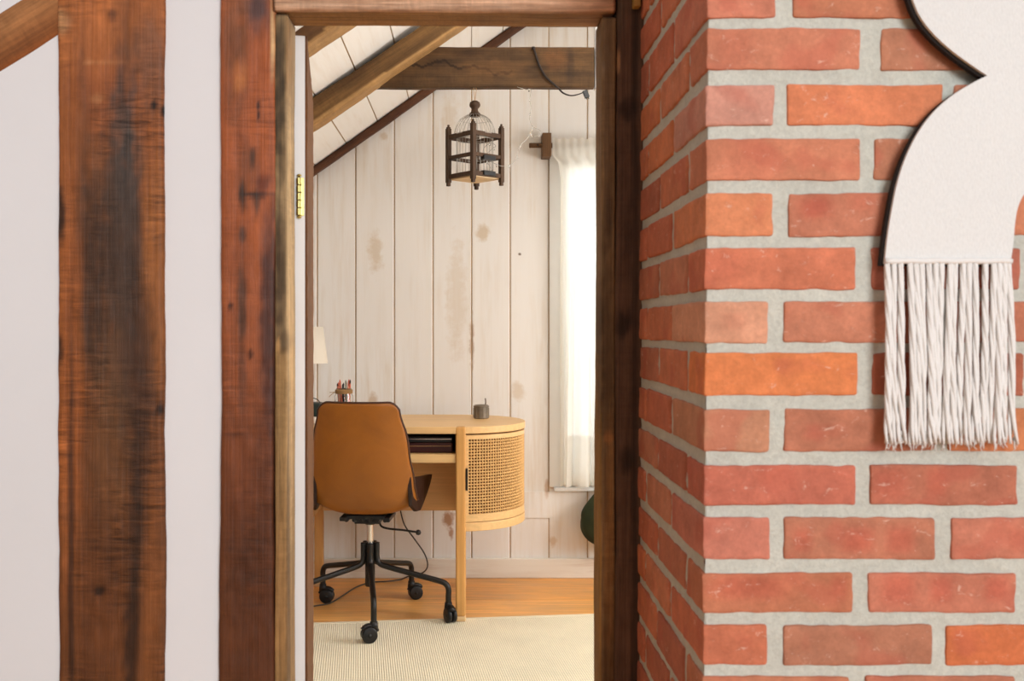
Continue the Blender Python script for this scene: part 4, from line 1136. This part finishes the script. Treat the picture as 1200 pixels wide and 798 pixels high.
for k, adeg in enumerate((-82, -10, 62, 134, 206)):
    a = math.radians(adeg+4.5); ca, sa = math.cos(a), math.sin(a)
    def pt(r, z): return (r*ca, r*sa, z)
    P = smooth_path([pt(.0275, .301), pt(.0275, .27), pt(.0285, .238), pt(.04, .217), pt(.075, .205), pt(.15, .188), pt(.24, .168), pt(RL-.035, .159), pt(RL-.012, .150), pt(RL, .130), pt(RL, .10), pt(RL, .066)], 4)
    bm = bmesh.new(); tube(bm, P, .0112, 12); lg = build('leg', bm, M['black_metal'], ch, smooth=True)
    # twin-wheel castor trailing
    tr = math.radians([200, -60, 20, 0, 90][k]); ct, st_ = math.cos(tr), math.sin(tr)
    fl_ = .0042 if k in (0, 1, 4) else .0
    wc = Vector((RL*ca+.017*ct, RL*sa+.017*st_, .029+fl_)); ax = Vector((-st_, ct, 0))
    bm = bmesh.new()
    for s_ in (-1, 1):
        c = wc+ax*(.0105*s_)
        tube(bm, [c-ax*.0085, c-ax*.0065, c+ax*.0065, c+ax*.0085], [.024, .029, .029, .024], 24)
    tube(bm, [wc-ax*.02, wc+ax*.02], .007, 12)
    # hood
    fw = Vector((ct, st_, 0))
    hood = [wc+fw*(.031*math.cos(t))+Vector((0, 0, .033*math.sin(t))) for t in [math.radians(35+i*18) for i in range(8)]]
    tube(bm, hood, [.008]*8, 8, sx=1.6)
    tube(bm, [(RL*ca, RL*sa, .052), (RL*ca, RL*sa, .078)], [.0165, .014], 14)
    build('caster', bm, M['black_plastic'], lg, smooth=True)

# ------------------------------------------------------------------ green cloth bag beyond the right jamb
YG = 4.49
bag = empty('cloth_bag', (X_(712, YG), YG, Z_(637, YG))); tag(bag, 'dark green cloth bag half hidden behind the right door jamb', 'bag')
bm = bmesh.new(); rings = []; hB = (637-577)/F*YG; wB = 32/F*YG
for j in range(19):
    t = j/18; z = hB*t
    rx = wB*(1-abs(2*(t**.8)-.72)**2.6*.55) if t > .0 else wB*.5
    rx = wB*max(.12, math.sin(math.pi*min(1, .12+.8*t**.85))**.6); ry = .075*max(.15, math.sin(math.pi*min(1, .14+.78*t))**.6)
    ring = []
    for k in range(32):
        a = 2*math.pi*k/32; f = 1+.06*noise.noise(Vector((math.cos(a)*2, math.sin(a)*2, t*4)))+.025*math.sin(a*7+t*5)
        ring.append(bm.verts.new((rx*f*math.cos(a), ry*f*math.sin(a), z)))
    rings.append(ring)
for a, b in zip(rings, rings[1:]):
    for k in range(32): bm.faces.new((a[k], a[(k+1) % 32], b[(k+1) % 32], b[k]))
bm.faces.new(rings[0][::-1]); bm.faces.new(rings[-1])
build('pouch', bm, M['green'], bag, smooth=True)
bm = bmesh.new(); tube(bm, smooth_path([(-.03, 0, hB-.01), (-.02, .09, hB+.015), (.0, .172, hB+.02), (.02, .09, hB+.015), (.03, 0, hB-.01)], 6), .005, 8); build('strap', bm, M['green'], bag, smooth=True)
bm = bmesh.new(); tube(bm, [(0, .0, 0), (0, -.022, 0), (0, -.03, .012)], .004, 8); tag(build('wall_hook', bm, M['black_metal'], None, loc=(bag.location.x, YW-.013, bag.location.z+hB+.012), smooth=True), 'black wall hook holding the dark green cloth bag', 'hook')

# ------------------------------------------------------------------ light
w = bpy.data.worlds.new('world'); sc.world = w; w.use_nodes = True
bg = w.node_tree.nodes['Background']; bg.inputs[0].default_value = (.93, 1.0, 1.08, 1); bg.inputs[1].default_value = .27
def area(name, loc, target, sx, sy, power, col=(1, 1, 1)):
    l = bpy.data.lights.new(name, 'AREA'); l.shape = 'RECTANGLE'; l.size = sx; l.size_y = sy; l.energy = power; l.color = col
    o = bpy.data.objects.new(name, l); COL.objects.link(o); o.location = loc
    o.rotation_euler = (Vector(target)-Vector(loc)).to_track_quat('-Z', 'Y').to_euler(); return o
area('daylight_far_window', (.74, 5.1, 1.35), (.74, 4.6, 1.15), .9, 1.7, 22, (.98, 1, 1))
area('side_opening_fill', (2.35, 3.0, 1.25), (1.0, 3.2, .8), 1.35, 1.1, 51, (.99, .99, .985))  # added lamp outside the unseen side opening, brightens the far room
area('far_room_overhead_fill', (.55, 2.75, 2.3), (.0, 3.6, .8), .5, .5, 8, (1, .97, .93))  # added overhead fill, no fitting hangs here
area('near_room_key', (1.6, -3.0, 2.1), (.1, 1.6, 1.1), 1.7, 1.5, 156, (.96, 1.0, 1.035))  # unseen key lamp added behind the camera for the posts and brick front
